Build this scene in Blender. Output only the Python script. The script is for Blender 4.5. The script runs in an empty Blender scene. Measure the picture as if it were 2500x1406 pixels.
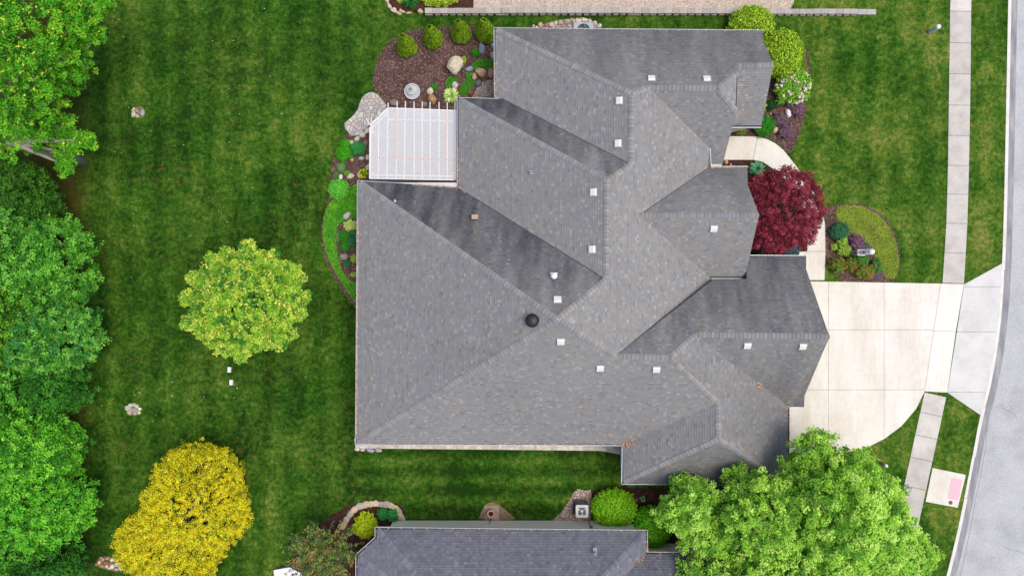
import bpy, bmesh, math, random
import numpy as np
from mathutils import Vector, Matrix, noise
from mathutils.geometry import tessellate_polygon
rnd = random.Random(7); rng = np.random.default_rng(7)
SC = bpy.context.scene; COL = SC.collection
R = math.radians
# ------------------------------------------------------------------ camera
H = 47.6; F = 1667.0              # drone height in metres, focal length in photo pixels (2500 wide)
cam_d = bpy.data.cameras.new('camera'); cam = bpy.data.objects.new('camera', cam_d); COL.objects.link(cam)
cam.location = (0, 0, H); cam.rotation_euler = (0, 0, 0)
cam_d.sensor_fit = 'HORIZONTAL'; cam_d.sensor_width = 36.0; cam_d.lens = 36.0 * F / 2500.0
cam_d.clip_start = 0.5; cam_d.clip_end = 2000
SC.camera = cam
# ------------------------------------------------------------------ sky and sun (bright overcast)
SUN_EL, SUN_AZ = 70.0, 98.0      # azimuth clockwise from north (up in the picture)
w = bpy.data.worlds.new('World'); SC.world = w; w.use_nodes = True
nt = w.node_tree; nt.nodes.clear()
sky = nt.nodes.new('ShaderNodeTexSky'); sky.sky_type = 'NISHITA'; sky.sun_disc = False
sky.sun_elevation = R(SUN_EL); sky.sun_rotation = R(SUN_AZ); sky.dust_density = 4.0; sky.air_density = 1.0; sky.ozone_density = 1.0
bg = nt.nodes.new('ShaderNodeBackground'); bg.inputs['Strength'].default_value = 0.15
wo = nt.nodes.new('ShaderNodeOutputWorld')
nt.links.new(sky.outputs[0], bg.inputs[0]); nt.links.new(bg.outputs[0], wo.inputs[0])
sd = bpy.data.lights.new('sun', 'SUN'); sd.energy = 1.2; sd.angle = R(40); sd.color = (1.0, 0.95, 0.87)
so = bpy.data.objects.new('sun', sd); COL.objects.link(so)
az, el = R(SUN_AZ), R(SUN_EL)
sdir = Vector((math.sin(az) * math.cos(el), math.cos(az) * math.cos(el), math.sin(el)))
so.location = sdir * 60; so.rotation_euler = (-sdir).to_track_quat('-Z', 'Y').to_euler()
SC.view_settings.view_transform = 'Standard'; SC.view_settings.look = 'None'
SC.view_settings.gamma = 1.0; SC.view_settings.use_curve_mapping = False
SC.view_settings.exposure = 0.62
# ------------------------------------------------------------------ helpers
def P(px, py, h=0.0): return Vector(((px - 1250) / F * (H - h), -(py - 703) / F * (H - h), h))
def PX(r, h=0.0): return r / F * (H - h)
KA = 1.5
def s2l(c): return tuple(((v / 255) / 12.92 if v <= 10 else (((v / 255) + 0.055) / 1.055) ** 2.4) for v in c)
def A(r, g, b, k=KA): return tuple(min(0.85, v / k) for v in s2l((r, g, b)))
def AF(r, g, b): return tuple(min(0.8, v / 0.8) for v in s2l((r, g, b)))
def tag(o, label=None, cat=None, group=None, kind=None):
    if label: o['label'] = label
    if cat: o['category'] = cat
    if group: o['group'] = group
    if kind: o['kind'] = kind
    return o
def empty(name, loc, label=None, cat=None, group=None):
    o = bpy.data.objects.new(name, None); COL.objects.link(o); o.location = loc; o.empty_display_size = 0.2
    return tag(o, label, cat, group)
def link(name, me, m=None, parent=None):
    o = bpy.data.objects.new(name, me); COL.objects.link(o)
    if m is not None and not me.materials: me.materials.append(m)
    if parent is not None: o.parent = parent
    return o
def wloc(o):
    l = Vector((0, 0, 0))
    while o is not None: l += o.location; o = o.parent
    return l
def mesh_obj(name, verts, faces, m=None, parent=None, cols=None, smooth=False, colattr='Col'):
    """verts in world coordinates; the part is moved into its parent's frame"""
    v = np.asarray(verts, dtype=np.float32).reshape(-1, 3)
    if parent is not None: v = v - np.array(wloc(parent), dtype=np.float32)
    me = bpy.data.meshes.new(name); me.from_pydata(v.tolist(), [], faces)
    if cols is not None:
        a = me.color_attributes.new(colattr, 'FLOAT_COLOR', 'POINT')
        c = np.ones((len(v), 4), dtype=np.float32); c[:, :3] = cols; a.data.foreach_set('color', c.ravel())
    if smooth: me.polygons.foreach_set('use_smooth', [True] * len(me.polygons))
    me.update()
    return link(name, me, m, parent)
class MB:
    def __init__(s): s.v = []; s.f = []; s.c = []
    def add(s, vs, fs, col=None):
        n = len(s.v); s.v += [tuple(p) for p in vs]; s.f += [tuple(i + n for i in f) for f in fs]
        if col is not None: s.c += [col] * len(vs)
    def box(s, c, sx, sy, sz, rz=0, col=None):
        ca, sa = math.cos(rz), math.sin(rz); vs = []
        for z in (-.5, .5):
            for x, y in ((-.5, -.5), (.5, -.5), (.5, .5), (-.5, .5)):
                X, Y = x * sx, y * sy
                vs.append((c[0] + X * ca - Y * sa, c[1] + X * sa + Y * ca, c[2] + z * sz))
        s.add(vs, [(3, 2, 1, 0), (4, 5, 6, 7), (0, 1, 5, 4), (1, 2, 6, 5), (2, 3, 7, 6), (3, 0, 4, 7)], col)
    def beam(s, a, b, wd, ht, col=None):
        a = Vector(a); b = Vector(b); d = (b - a).normalized(); up = Vector((0, 0, 1))
        if abs(d.z) > .95: up = Vector((0, 1, 0))
        l = d.cross(up).normalized(); u = l.cross(d)
        vs = []
        for p in (a, b):
            for i, j in ((-.5, -.5), (.5, -.5), (.5, .5), (-.5, .5)): vs.append(p + l * i * wd + u * j * ht)
        s.add(vs, [(0, 1, 2, 3), (7, 6, 5, 4), (0, 4, 5, 1), (1, 5, 6, 2), (2, 6, 7, 3), (3, 7, 4, 0)], col)
    def prism(s, pts, z0, z1, col=None):
        n = len(pts); vs = [(p[0], p[1], z0) for p in pts] + [(p[0], p[1], z1) for p in pts]
        fs = [tuple(range(n, 2 * n)), tuple(range(n - 1, -1, -1))]
        fs += [(i, (i + 1) % n, n + (i + 1) % n, n + i) for i in range(n)]
        s.add(vs, fs, col)
    def lathe(s, c, prof, seg=24, col=None):
        vs = []; fs = []
        for r, z in prof:
            for k in range(seg):
                a = 2 * math.pi * k / seg; vs.append((c[0] + r * math.cos(a), c[1] + r * math.sin(a), c[2] + z))
        for i in range(len(prof) - 1):
            for k in range(seg):
                k2 = (k + 1) % seg; fs.append((i * seg + k, i * seg + k2, (i + 1) * seg + k2, (i + 1) * seg + k))
        fs.append(tuple(range((len(prof) - 1) * seg, len(prof) * seg)))
        s.add(vs, fs, col)
    def tube(s, pts, rads, seg=6, col=None):
        pts = [Vector(p) for p in pts]; vs = []; fs = []
        for i, p in enumerate(pts):
            d = (pts[min(i + 1, len(pts) - 1)] - pts[max(i - 1, 0)]).normalized()
            up = Vector((0, 0, 1)) if abs(d.z) < .9 else Vector((1, 0, 0))
            l = d.cross(up).normalized(); u = l.cross(d)
            for k in range(seg):
                a = 2 * math.pi * k / seg; vs.append(p + (l * math.cos(a) + u * math.sin(a)) * rads[i])
        for i in range(len(pts) - 1):
            for k in range(seg):
                k2 = (k + 1) % seg; fs.append((i * seg + k, i * seg + k2, (i + 1) * seg + k2, (i + 1) * seg + k))
        fs.append(tuple(range(seg - 1, -1, -1))); fs.append(tuple(range((len(pts) - 1) * seg, len(pts) * seg)))
        s.add(vs, fs, col)
    def build(s, name, m, parent=None, smooth=False):
        return mesh_obj(name, s.v, s.f, m, parent, cols=np.array(s.c) if s.c else None, smooth=smooth)
def area2(p): return sum(p[i][0] * p[(i + 1) % len(p)][1] - p[(i + 1) % len(p)][0] * p[i][1] for i in range(len(p))) / 2
def ccw(p): return p if area2(p) > 0 else p[::-1]
def clip(poly, a, b, c):
    """keep a*x+b*y<=c"""
    out = []; n = len(poly)
    for i in range(n):
        p = poly[i]; q = poly[(i + 1) % n]
        dp = a * p[0] + b * p[1] - c; dq = a * q[0] + b * q[1] - c
        if dp <= 0: out.append(p)
        if (dp < 0 < dq) or (dq < 0 < dp):
            t = dp / (dp - dq); out.append((p[0] + (q[0] - p[0]) * t, p[1] + (q[1] - p[1]) * t))
    return out
def inset_nc(poly, d):
    poly = ccw([tuple(p[:2]) for p in poly]); n = len(poly); out = []
    for i in range(n):
        a, p, b = poly[i - 1], poly[i], poly[(i + 1) % n]; n1 = Vector((p[1] - a[1], a[0] - p[0])).normalized(); n2 = Vector((b[1] - p[1], p[0] - b[0])).normalized(); q = n1 + n2; q = q / max(.3, q.length_squared / 2)
        out.append((p[0] - q.x * d, p[1] - q.y * d))
    return out
def inset(poly, d):
    poly = ccw([tuple(p[:2]) for p in poly]); n = len(poly); out = poly
    for i in range(n):
        p, q = poly[i], poly[(i + 1) % n]; ex, ey = q[0] - p[0], q[1] - p[1]; l = math.hypot(ex, ey)
        if l < 1e-6: continue
        nx, ny = ey / l, -ex / l
        out = clip(out, nx, ny, nx * p[0] + ny * p[1] - d)
        if len(out) < 3: return []
    return out
def smooth_poly(pts, it=2, closed=True):
    for _ in range(it):
        o = []; n = len(pts)
        for i in range(n if closed else n - 1):
            p = pts[i]; q = pts[(i + 1) % n]
            o += [(.75 * p[0] + .25 * q[0], .75 * p[1] + .25 * q[1]), (.25 * p[0] + .75 * q[0], .25 * p[1] + .75 * q[1])]
        if not closed: o = [pts[0]] + o + [pts[-1]]
        pts = o
    return pts
def sheet(name, pts, z, m, parent=None, kind='structure', cols=None):
    """flat polygon, tessellated"""
    vs = [(p[0], p[1], z) for p in pts]
    tri = tessellate_polygon([[Vector(v) for v in vs]])
    fs = []
    for t in tri:
        a, b, c = (vs[i] for i in t)
        fs.append(tuple(t) if (b[0]-a[0])*(c[1]-a[1])-(b[1]-a[1])*(c[0]-a[0]) > 0 else tuple(t)[::-1])
    o = mesh_obj(name, vs, fs, m, parent)
    if kind and parent is None: o['kind'] = kind
    return o
def px_poly(pts, h=0.0, sm=0): 
    if sm: pts = smooth_poly(pts, sm)
    return [tuple(P(x, y, h))[:2] for x, y in pts]
def in_poly(x, y, poly):
    r = np.zeros(len(x), bool); n = len(poly)
    for i in range(n):
        x1, y1 = poly[i][:2]; x2, y2 = poly[(i + 1) % n][:2]
        c = ((y1 > y) != (y2 > y)) & (x < (x2 - x1) * (y - y1) / ((y2 - y1) if y2 != y1 else 1e-9) + x1); r ^= c
    return r
def sample_poly(poly, n):
    p = np.array([q[:2] for q in poly]); lo, hi = p.min(0), p.max(0); out = np.zeros((0, 2))
    while len(out) < n:
        q = lo + rng.random((n * 2 + 20, 2)) * (hi - lo); out = np.vstack([out, q[in_poly(q[:, 0], q[:, 1], poly)]])
    return out[:n]
# ------------------------------------------------------------------ materials
MATS = {}
def nmat(name):
    m = bpy.data.materials.new(name); m.use_nodes = True; t = m.node_tree; b = t.nodes['Principled BSDF']
    MATS[name] = m; return m, t, b
def N(t, typ, **kw):
    n = t.nodes.new(typ)
    for k, v in kw.items():
        if k in ('data_type', 'operation', 'blend_type', 'feature', 'distance', 'noise_dimensions', 'attribute_name', 'wave_type', 'bands_direction', 'clamp_factor', 'voronoi_dimensions'): setattr(n, k, v)
        else: n.inputs[k].default_value = v
    return n
def ramp(t, fac, stops):
    r = t.nodes.new('ShaderNodeValToRGB'); e = r.color_ramp.elements
    while len(e) < len(stops): e.new(0.5)
    for i, (p, c) in enumerate(stops): e[i].position = p; e[i].color = (*c, 1) if len(c) == 3 else c
    t.links.new(fac, r.inputs[0]); return r
def pos_scaled(t, sx=1, sy=1, sz=1):
    g = t.nodes.new('ShaderNodeNewGeometry'); m = t.nodes.new('ShaderNodeMapping'); m.inputs['Scale'].default_value = (sx, sy, sz)
    t.links.new(g.outputs['Position'], m.inputs[0]); return m.outputs[0]
def noise_n(t, vec, scale, detail=4, rough=.6, dist=0):
    n = N(t, 'ShaderNodeTexNoise', Scale=scale, Detail=detail, Roughness=rough, Distortion=dist); t.links.new(vec, n.inputs['Vector']); return n.outputs['Fac']
def mixc(t, fac, a, b, bt='MIX'):
    n = t.nodes.new('ShaderNodeMix'); n.data_type = 'RGBA'; n.blend_type = bt
    for s, v in ((0, fac), (6, a), (7, b)):
        if isinstance(v, (int, float)): n.inputs[s].default_value = v
        elif isinstance(v, tuple): n.inputs[s].default_value = (*v, 1)
        else: t.links.new(v, n.inputs[s])
    return n.outputs[2]
def mth(t, op, a, b=0.0, c=None):
    n = t.nodes.new('ShaderNodeMath'); n.operation = op
    for i, v in enumerate((a, b) if c is None else (a, b, c)):
        if isinstance(v, (int, float)): n.inputs[i].default_value = v
        else: t.links.new(v, n.inputs[i])
    return n.outputs[0]
def bump(t, b, h, strength=.4, dist=.02):
    n = t.nodes.new('ShaderNodeBump'); n.inputs['Strength'].default_value = strength; n.inputs['Distance'].default_value = dist
    t.links.new(h, n.inputs['Height']); t.links.new(n.outputs[0], b.inputs['Normal'])
def mottled(name, stops, scale=1.0, fine=20.0, fine_amt=.35, rough=.85, bmp=.3, attr=False, stretch=(1, 1, 1)):
    """colours by a broad noise, broken up by a fine one"""
    m, t, b = nmat(name); v = pos_scaled(t, *stretch)
    f = noise_n(t, v, scale, 5, .62); r = ramp(t, f, stops)
    g = noise_n(t, v, fine, 3, .7); gr = ramp(t, g, [(.3, (1 - fine_amt,) * 3), (.7, (1 + fine_amt,) * 3)])
    c = mixc(t, 1.0, r.outputs[0], gr.outputs[0], 'MULTIPLY')
    if attr:
        a = N(t, 'ShaderNodeAttribute', attribute_name='Col'); c = mixc(t, 1.0, c, a.outputs['Color'], 'MULTIPLY')
        sp = noise_n(t, pos_scaled(t, .5, 1.6, 1), 1.6, 6, .7); sr = ramp(t, sp, [(.52, (1, 1, 1)), (.72, (.93, .92, .89))]); c = mixc(t, 1.0, c, sr.outputs[0], 'MULTIPLY')
    t.links.new(c, b.inputs['Base Color']); b.inputs['Roughness'].default_value = rough; b.inputs['Specular IOR Level'].default_value = .25
    if bmp: bump(t, b, g, bmp, .03)
    return m
def plain(name, c, rough=.6, metal=0, spec=.3, var=.08, scale=6):
    m, t, b = nmat(name); v = pos_scaled(t); f = noise_n(t, v, scale, 4)
    r = ramp(t, f, [(.3, tuple(x * (1 - var) for x in c)), (.7, tuple(min(1, x * (1 + var)) for x in c))])
    t.links.new(r.outputs[0], b.inputs['Base Color'])
    b.inputs['Roughness'].default_value = rough; b.inputs['Metallic'].default_value = metal; b.inputs['Specular IOR Level'].default_value = spec
    return m
def attr_mat(name, rough=.85, fine=30, amt=.2, spec=.2, bmp=.2):
    m, t, b = nmat(name); a = N(t, 'ShaderNodeAttribute', attribute_name='Col'); v = pos_scaled(t)
    g = noise_n(t, v, fine, 3, .7); gr = ramp(t, g, [(.3, (1 - amt,) * 3), (.7, (1 + amt,) * 3)])
    c = mixc(t, 1.0, a.outputs['Color'], gr.outputs[0], 'MULTIPLY'); t.links.new(c, b.inputs['Base Color'])
    b.inputs['Roughness'].default_value = rough; b.inputs['Specular IOR Level'].default_value = spec
    if bmp: bump(t, b, g, bmp, .01)
    return m
def leaf_mat(name, trans=.35, rough=.55):
    m, t, b = nmat(name); a = N(t, 'ShaderNodeAttribute', attribute_name='Col')
    t.links.new(a.outputs['Color'], b.inputs['Base Color']); b.inputs['Roughness'].default_value = rough; b.inputs['Specular IOR Level'].default_value = .25
    tr = t.nodes.new('ShaderNodeBsdfTranslucent'); t.links.new(a.outputs['Color'], tr.inputs[0])
    mx = t.nodes.new('ShaderNodeMixShader'); mx.inputs[0].default_value = trans; o = t.nodes['Material Output']
    t.links.new(b.outputs[0], mx.inputs[1]); t.links.new(tr.outputs[0], mx.inputs[2]); t.links.new(mx.outputs[0], o.inputs[0])
    return m
def lawn_mat():
    m, t, b = nmat('lawn_grass'); g = t.nodes.new('ShaderNodeNewGeometry'); p = g.outputs['Position']
    sep = t.nodes.new('ShaderNodeSeparateXYZ'); t.links.new(p, sep.inputs[0])
    big = noise_n(t, p, .16, 4, .55); mid = noise_n(t, p, 1.1, 6, .68); fine = noise_n(t, p, 9.0, 5, .75)
    gv = pos_scaled(t, 1, .35, 1); streak = noise_n(t, gv, 5, 4, .7)
    # mower lanes: north-south on the back and front lawn, east-west on the side strip
    wob = mth(t, 'MULTIPLY', big, 3.0)
    lx = mth(t, 'SINE', mth(t, 'MULTIPLY', mth(t, 'ADD', sep.outputs[0], wob), 3.3))
    ly = mth(t, 'SINE', mth(t, 'MULTIPLY', mth(t, 'ADD', sep.outputs[1], mth(t, 'MULTIPLY', mid, .25)), 4.6))
    side = mth(t, 'MULTIPLY', mth(t, 'LESS_THAN', sep.outputs[1], -10.9), mth(t, 'MULTIPLY', mth(t, 'GREATER_THAN', sep.outputs[0], -11.0), mth(t, 'LESS_THAN', sep.outputs[0], 10.0)))
    lane = mth(t, 'ADD', mth(t, 'MULTIPLY', lx, mth(t, 'SUBTRACT', 1.0, side)), mth(t, 'MULTIPLY', mth(t, 'MULTIPLY', ly, 1.6), side))
    m3 = noise_n(t, p, 3.4, 5, .7)
    f = mth(t, 'ADD', mth(t, 'MULTIPLY', big, .34), mth(t, 'MULTIPLY', mid, .30))
    f = mth(t, 'ADD', f, mth(t, 'MULTIPLY', m3, .24)); f = mth(t, 'ADD', f, mth(t, 'MULTIPLY', streak, .12))
    f = mth(t, 'ADD', f, mth(t, 'MULTIPLY', lane, .022))
    # thinner, yellower turf towards the street side
    fr = N(t, 'ShaderNodeMapRange'); t.links.new(sep.outputs[0], fr.inputs[0])
    for i, v in ((1, 10.0), (2, 24.0), (3, -.008), (4, .042)): fr.inputs[i].default_value = v
    f = mth(t, 'ADD', f, fr.outputs[0])
    r = ramp(t, f, LAWN_STOPS)
    gr = ramp(t, mth(t, 'ADD', mth(t, 'MULTIPLY', fine, .6), mth(t, 'MULTIPLY', m3, .4)), [(.36, (.5, .52, .5)), (.5, (.98, .98, .98)), (.64, (1.55, 1.52, 1.45))])
    c = mixc(t, 1.0, r.outputs[0], gr.outputs[0], 'MULTIPLY')
    # straw-coloured thatch showing through in patches
    st = noise_n(t, p, 2.6, 7, .72); sm = ramp(t, st, [(.50, (0, 0, 0)), (.64, (1, 1, 1))])
    pb = noise_n(t, p, .22, 3, .5); pm = ramp(t, pb, [(.42, (0, 0, 0)), (.62, (1, 1, 1))])
    k = mth(t, 'MULTIPLY', mth(t, 'MULTIPLY', sm.outputs[0], pm.outputs[0]), .38)
    c = mixc(t, k, c, A(140, 124, 62))
    # bare soil under the edge of the wood
    dn = noise_n(t, p, .55, 5, .65)
    dx = N(t, 'ShaderNodeMapRange'); t.links.new(sep.outputs[0], dx.inputs[0])
    for i, v in ((1, -31.5), (2, -28.2), (3, 1.0), (4, 0.0)): dx.inputs[i].default_value = v
    dm = ramp(t, mth(t, 'MULTIPLY', dx.outputs[0], mth(t, 'ADD', dn, .25)), [(.22, (0, 0, 0)), (.6, (1, 1, 1))])
    c = mixc(t, mth(t, 'MULTIPLY', dm.outputs[0], .7), c, A(78, 62, 26))
    t.links.new(c, b.inputs['Base Color']); b.inputs['Roughness'].default_value = .95; b.inputs['Specular IOR Level'].default_value = .08
    bump(t, b, mth(t, 'ADD', fine, mth(t, 'MULTIPLY', mid, .6)), .6, .06)
    return m
LAWN_STOPS = [(.42, A(29, 62, 10)), (.475, A(44, 84, 17)), (.53, A(64, 103, 26)), (.58, A(92, 119, 40)), (.64, A(130, 134, 62))]
M_lawn = lawn_mat()
def mulch_mat(name, dark, mid, light, sparkle=.5):
    m, t, b = nmat(name); p = t.nodes.new('ShaderNodeNewGeometry').outputs['Position']
    f = noise_n(t, p, 7, 6, .8); big = noise_n(t, p, .8, 3)
    r = ramp(t, mth(t, 'ADD', mth(t, 'MULTIPLY', f, .8), mth(t, 'MULTIPLY', big, .25)), [(.38, dark), (.55, mid), (.74, light)])
    v = N(t, 'ShaderNodeTexVoronoi', Scale=16.0); t.links.new(p, v.inputs['Vector'])
    sp = t.nodes.new('ShaderNodeSeparateColor'); t.links.new(v.outputs['Color'], sp.inputs[0])
    k = ramp(t, sp.outputs[0], [(.82, (0, 0, 0)), (.92, (1, 1, 1))])
    c = mixc(t, mth(t, 'MULTIPLY', k.outputs[0], sparkle), r.outputs[0], A(190, 160, 140))
    t.links.new(c, b.inputs['Base Color']); b.inputs['Roughness'].default_value = .95; b.inputs['Specular IOR Level'].default_value = .1
    bump(t, b, f, .8, .05); return m
M_mulch = mulch_mat('mulch_bark', A(62, 44, 40), A(98, 74, 70), A(150, 124, 120))
M_mulch_dk = mulch_mat('mulch_dark', A(48, 28, 24), A(78, 50, 42), A(110, 76, 64), .15)
M_conc = mottled('concrete_cream', [(.35, A(233, 225, 211)), (.55, A(245, 240, 229)), (.8, A(250, 246, 238))], .7, 9, .06, .9, .1, attr=True, stretch=(1, .25, 1))
M_walk = mottled('concrete_grey', [(.3, A(196, 190, 182)), (.55, A(218, 212, 204)), (.8, A(228, 224, 218))], .9, 16, .07, .9, .1, attr=True)
M_apron = mottled('concrete_apron', [(.3, A(214, 213, 210)), (.55, A(228, 227, 224)), (.8, A(236, 236, 234))], .7, 16, .05, .9, .1, attr=True)
M_joint = plain('joint_dark', A(120, 108, 95), .95)
M_asphalt = mottled('asphalt', [(.3, A(176, 177, 178)), (.5, A(192, 193, 194)), (.72, A(202, 203, 203))], .5, 9, .17, .92, .25)
M_pan = mottled('gutter_concrete', [(.3, A(134, 135, 140)), (.55, A(160, 160, 164)), (.8, A(190, 188, 186))], 1.2, 18, .12, .92, .15, stretch=(2, .4, 1))
M_kerb = mottled('kerb_concrete', [(.3, A(222, 216, 206)), (.6, A(240, 236, 228))], 1.3, 18, .08, .9, .15)
M_shingle = attr_mat('asphalt_shingle', .9, 60, .16, .15, .2)
M_deck = plain('roof_deck', A(60, 60, 64), .95)
M_rock = attr_mat('field_stone', .85, 9, .28, .2, .5)
M_flag = attr_mat('stamped_concrete', .85, 10, .22, .25, .3)
M_white = plain('white_vinyl', A(246, 246, 246), .4, var=.03)
M_metalw = plain('vent_cream_metal', A(240, 236, 226), .45, var=.03)
M_gut = plain('gutter_metal', A(200, 208, 214), .4, .3, .4)
M_gutin = plain('gutter_trough', A(108, 116, 128), .7)
M_gutter_white = plain('gutter_white_metal', A(222, 214, 208), .45)
M_siding = mottled('siding_tan', [(.3, A(206, 196, 176)), (.7, A(220, 210, 192))], 1, 8, .05, .7, .1)
M_leaf = leaf_mat('leaf'); M_leafd = leaf_mat('leaf_dense', .25)
M_bark_pale = mottled('bark_pale', [(.3, A(150, 140, 128)), (.7, A(196, 186, 174))], 3, 14, .25, .9, .4)
M_bark = mottled('bark', [(.3, A(92, 84, 74)), (.7, A(142, 134, 124))], 3, 14, .3, .9, .5)
M_litter = attr_mat('leaf_litter', .9, 20, .1)
M_black = plain('black_plastic', A(34, 38, 46), .45)
M_grey = plain('grey_metal', A(120, 124, 130), .5)
M_terra = plain('terracotta', A(206, 158, 130), .8)
M_block = attr_mat('concrete_block', .9, 9, .18, .15, .3)
# ================================================================== the ground, street, pavements
KB = [(2472, -700), (2466, -250), (2461, 0), (2457, 200), (2453, 400), (2449, 560), (2446, 642), (2440, 760), (2426, 870), (2409, 957), (2392, 1014), (2376, 1100), (2357, 1200), (2334, 1310), (2310, 1406), (2268, 1560), (2190, 1800), (2080, 2080)]
def offs(pts, d):
    out = []
    for i, p in enumerate(pts):
        a = pts[max(i - 1, 0)]; b = pts[min(i + 1, len(pts) - 1)]; tx, ty = b[0] - a[0], b[1] - a[1]; l = math.hypot(tx, ty)
        out.append((p[0] + ty / l * d, p[1] - tx / l * d))
    return out
kb = [tuple(P(*p))[:2] for p in KB]                       # back of the kerb in metres
kb = smooth_poly(kb, 2, False)
def offw(pts, d):                                         # offset to the street side (east)
    return [(x, y) for x, y in offs(pts, -d)]
k1 = offw(kb, .26); k2 = offw(kb, .30); k3 = offw(kb, .74)
big = 260
ground = sheet('ground', [(-big, -big), (big, -big), (big, big), (-big, big)], -.18, M_lawn)
lawn_pts = [(-big, big)] + [(kb[0][0], big)] + kb + [(kb[-1][0], -big), (-big, -big)]
lawn = sheet('lawn', lawn_pts, 0.0, M_lawn)
st = [(p[0], p[1]) for p in k3]
street = sheet('street', [(st[0][0], big)] + st + [(st[-1][0], -big), (st[-1][0] + 9, -big)] + [(p[0] + 9.5, p[1]) for p in st[::-1]] + [(st[0][0] + 9.5, big)], -.12, M_asphalt)
gp = sheet('gutter_pan', k1 + k3[::-1], -.114, M_pan)
# street cracks: thin sealed lines
M_crack = plain('crack_tar', A(150, 150, 156), .9)
for i, pts in enumerate([[(2414, 1020), (2404, 1110), (2392, 1170), (2378, 1240), (2362, 1330), (2345, 1406)], [(2440, 985), (2455, 1000), (2475, 1008), (2482, 1022)], [(2445, 1330), (2470, 1342), (2490, 1345), (2500, 1352)]]):
    mb = MB(); q = [P(x + rnd.uniform(-1, 1), y, -.12) for x, y in smooth_poly(pts, 1, False)]
    for a, b in zip(q, q[1:]): mb.beam((a.x, a.y, -.118), (b.x, b.y, -.118), .035, .004)
    mb.build('crack', M_crack, street)
# the kerb: segments with joints, lowered across the driveway and the path ramp
kerb = bpy.data.objects.new('kerb', None); COL.objects.link(kerb); kerb['kind'] = 'structure'
def px_of(p): return (p[0] * F / H + 1250, 703 - p[1] * F / H)
acc = 0; seg = [0]
for i in range(1, len(kb)):
    acc += math.dist(kb[i], kb[i - 1])
    if acc > 2.9: seg.append(i); acc = 0
if seg[-1] != len(kb) - 1: seg.append(len(kb) - 1)
for a, b in zip(seg, seg[1:]):
    ya = px_of(kb[(a + b) // 2])[1]
    top = .015 if (640 < ya < 1016) or (1145 < ya < 1240) else .02
    front = -.085 if top == .015 and False else top
    inner = kb[a:b + 1]; outer = k1[a:b + 1]
    mb = MB(); n = len(inner)
    low = (640 < ya < 1016) or (1150 < ya < 1236)
    vs = []; 
    for j in range(n):
        (x0, y0), (x1, y1) = inner[j], outer[j]
        zt = .012 if low else .03
        zf = -.075 if low else .02
        vs += [(x0, y0, -.17), (x0, y0, zt), (x1 - .03, y1, zf if not low else -.05), (x1, y1, -.17)]
    fs = []
    for j in range(n - 1):
        for q in range(3): fs.append((j * 4 + q, (j + 1) * 4 + q, (j + 1) * 4 + q + 1, j * 4 + q + 1))
    fs = [f[::-1] for f in fs]
    mesh_obj('kerb_segment', vs, fs, M_kerb, kerb)
# ---- slabs
def slab(parent, pts, z1, m, tone=1.0, gap=.014, name='slab', z0=-.05):
    q = inset_nc(pts, gap)
    mb = MB(); mb.prism(ccw(q), z0, z1, (tone, tone * .995, tone * .985)); return mb.build(name, m, parent)
def struct_root(name):
    o = bpy.data.objects.new(name, None); COL.objects.link(o); o['kind'] = 'structure'; return o
def lerp_edge(edge, y):
    for (x0, y0), (x1, y1) in zip(edge, edge[1:]):
        if y0 <= y <= y1: return x0 + (x1 - x0) * (y - y0) / (y1 - y0)
    return edge[-1][0]
sw = struct_root('sidewalk')
L_ = [(2330, -400), (2319, 0), (2316, 220), (2313, 430), (2309, 560), (2300, 692)]; R_ = [(2382, -400), (2371, 0), (2369, 220), (2365, 430), (2361, 560), (2353, 693)]
ys = [-400, -275, -200, -124, -48, 28, 105, 181, 257, 331, 404, 474, 545, 617, 691]
tones = [1.0, 1, 1, 1, 1.13, .95, .93, .95, .92, .96, .97, .96, .95, .95]
for i, (y0, y1) in enumerate(zip(ys, ys[1:])):
    q = px_poly([(lerp_edge(L_, y0), y0), (lerp_edge(R_, y0), y0 + 1), (lerp_edge(R_, y1), y1 + 1), (lerp_edge(L_, y1), y1)])
    slab(sw, q, .03, M_walk, tones[i] * rnd.uniform(.97, 1.02))
L2_ = [(2257, 956), (2236, 1050), (2212, 1160), (2190, 1260), (2160, 1380), (2110, 1560), (2040, 1790)]; R2_ = [(2312, 959), (2290, 1062), (2266, 1172), (2244, 1272), (2214, 1392), (2164, 1572), (2094, 1802)]
yl = [957, 1005, 1060, 1114, 1184, 1254, 1326, 1398, 1470, 1545, 1620, 1700, 1780]
for i, (y0, y1) in enumerate(zip(yl, yl[1:])):
    q = px_poly([(lerp_edge(L2_, y0), y0), (lerp_edge(R2_, y0 + 12), y0 + 12), (lerp_edge(R2_, y1 + 12), y1 + 12), (lerp_edge(L2_, y1), y1)])
    slab(sw, q, .03, M_walk, (1.03, 1.04, 1.03, .9, .88, 1.0, 1.02, 1, 1, 1, 1, 1)[i])
rp = struct_root('curb_ramp')
slab(rp, px_poly([(2276, 1141), (2358, 1158), (2338, 1239), (2259, 1224)]), .026, M_conc, .97)
def quad_px(a, m, z, name, parent):
    mb = MB(); mb.prism(ccw(inset(px_poly(a), .0)), z - .02, z); return mb.build(name, m, parent)
M_pink = plain('tactile_pad_pink', A(240, 196, 208), .8, var=.05)
pad = quad_px([(2323, 1165), (2349, 1170), (2339, 1221), (2313, 1216)], M_pink, .034, 'tactile_pad', None)
tag(pad, 'pale pink tactile paving pad set in the kerb ramp', 'tactile pad')
mb = MB(); mb.lathe(P(2320, 1226, .0), [(.0, .03), (.11, .031), (.125, .036), (.14, .036), (.14, .0)][::-1], 18)
mc = mb.build('valve_cover', plain('iron_cover', A(120, 96, 84), .7), None); tag(mc, 'small round rusty cover beside the pink tactile pad', 'valve cover')
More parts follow.
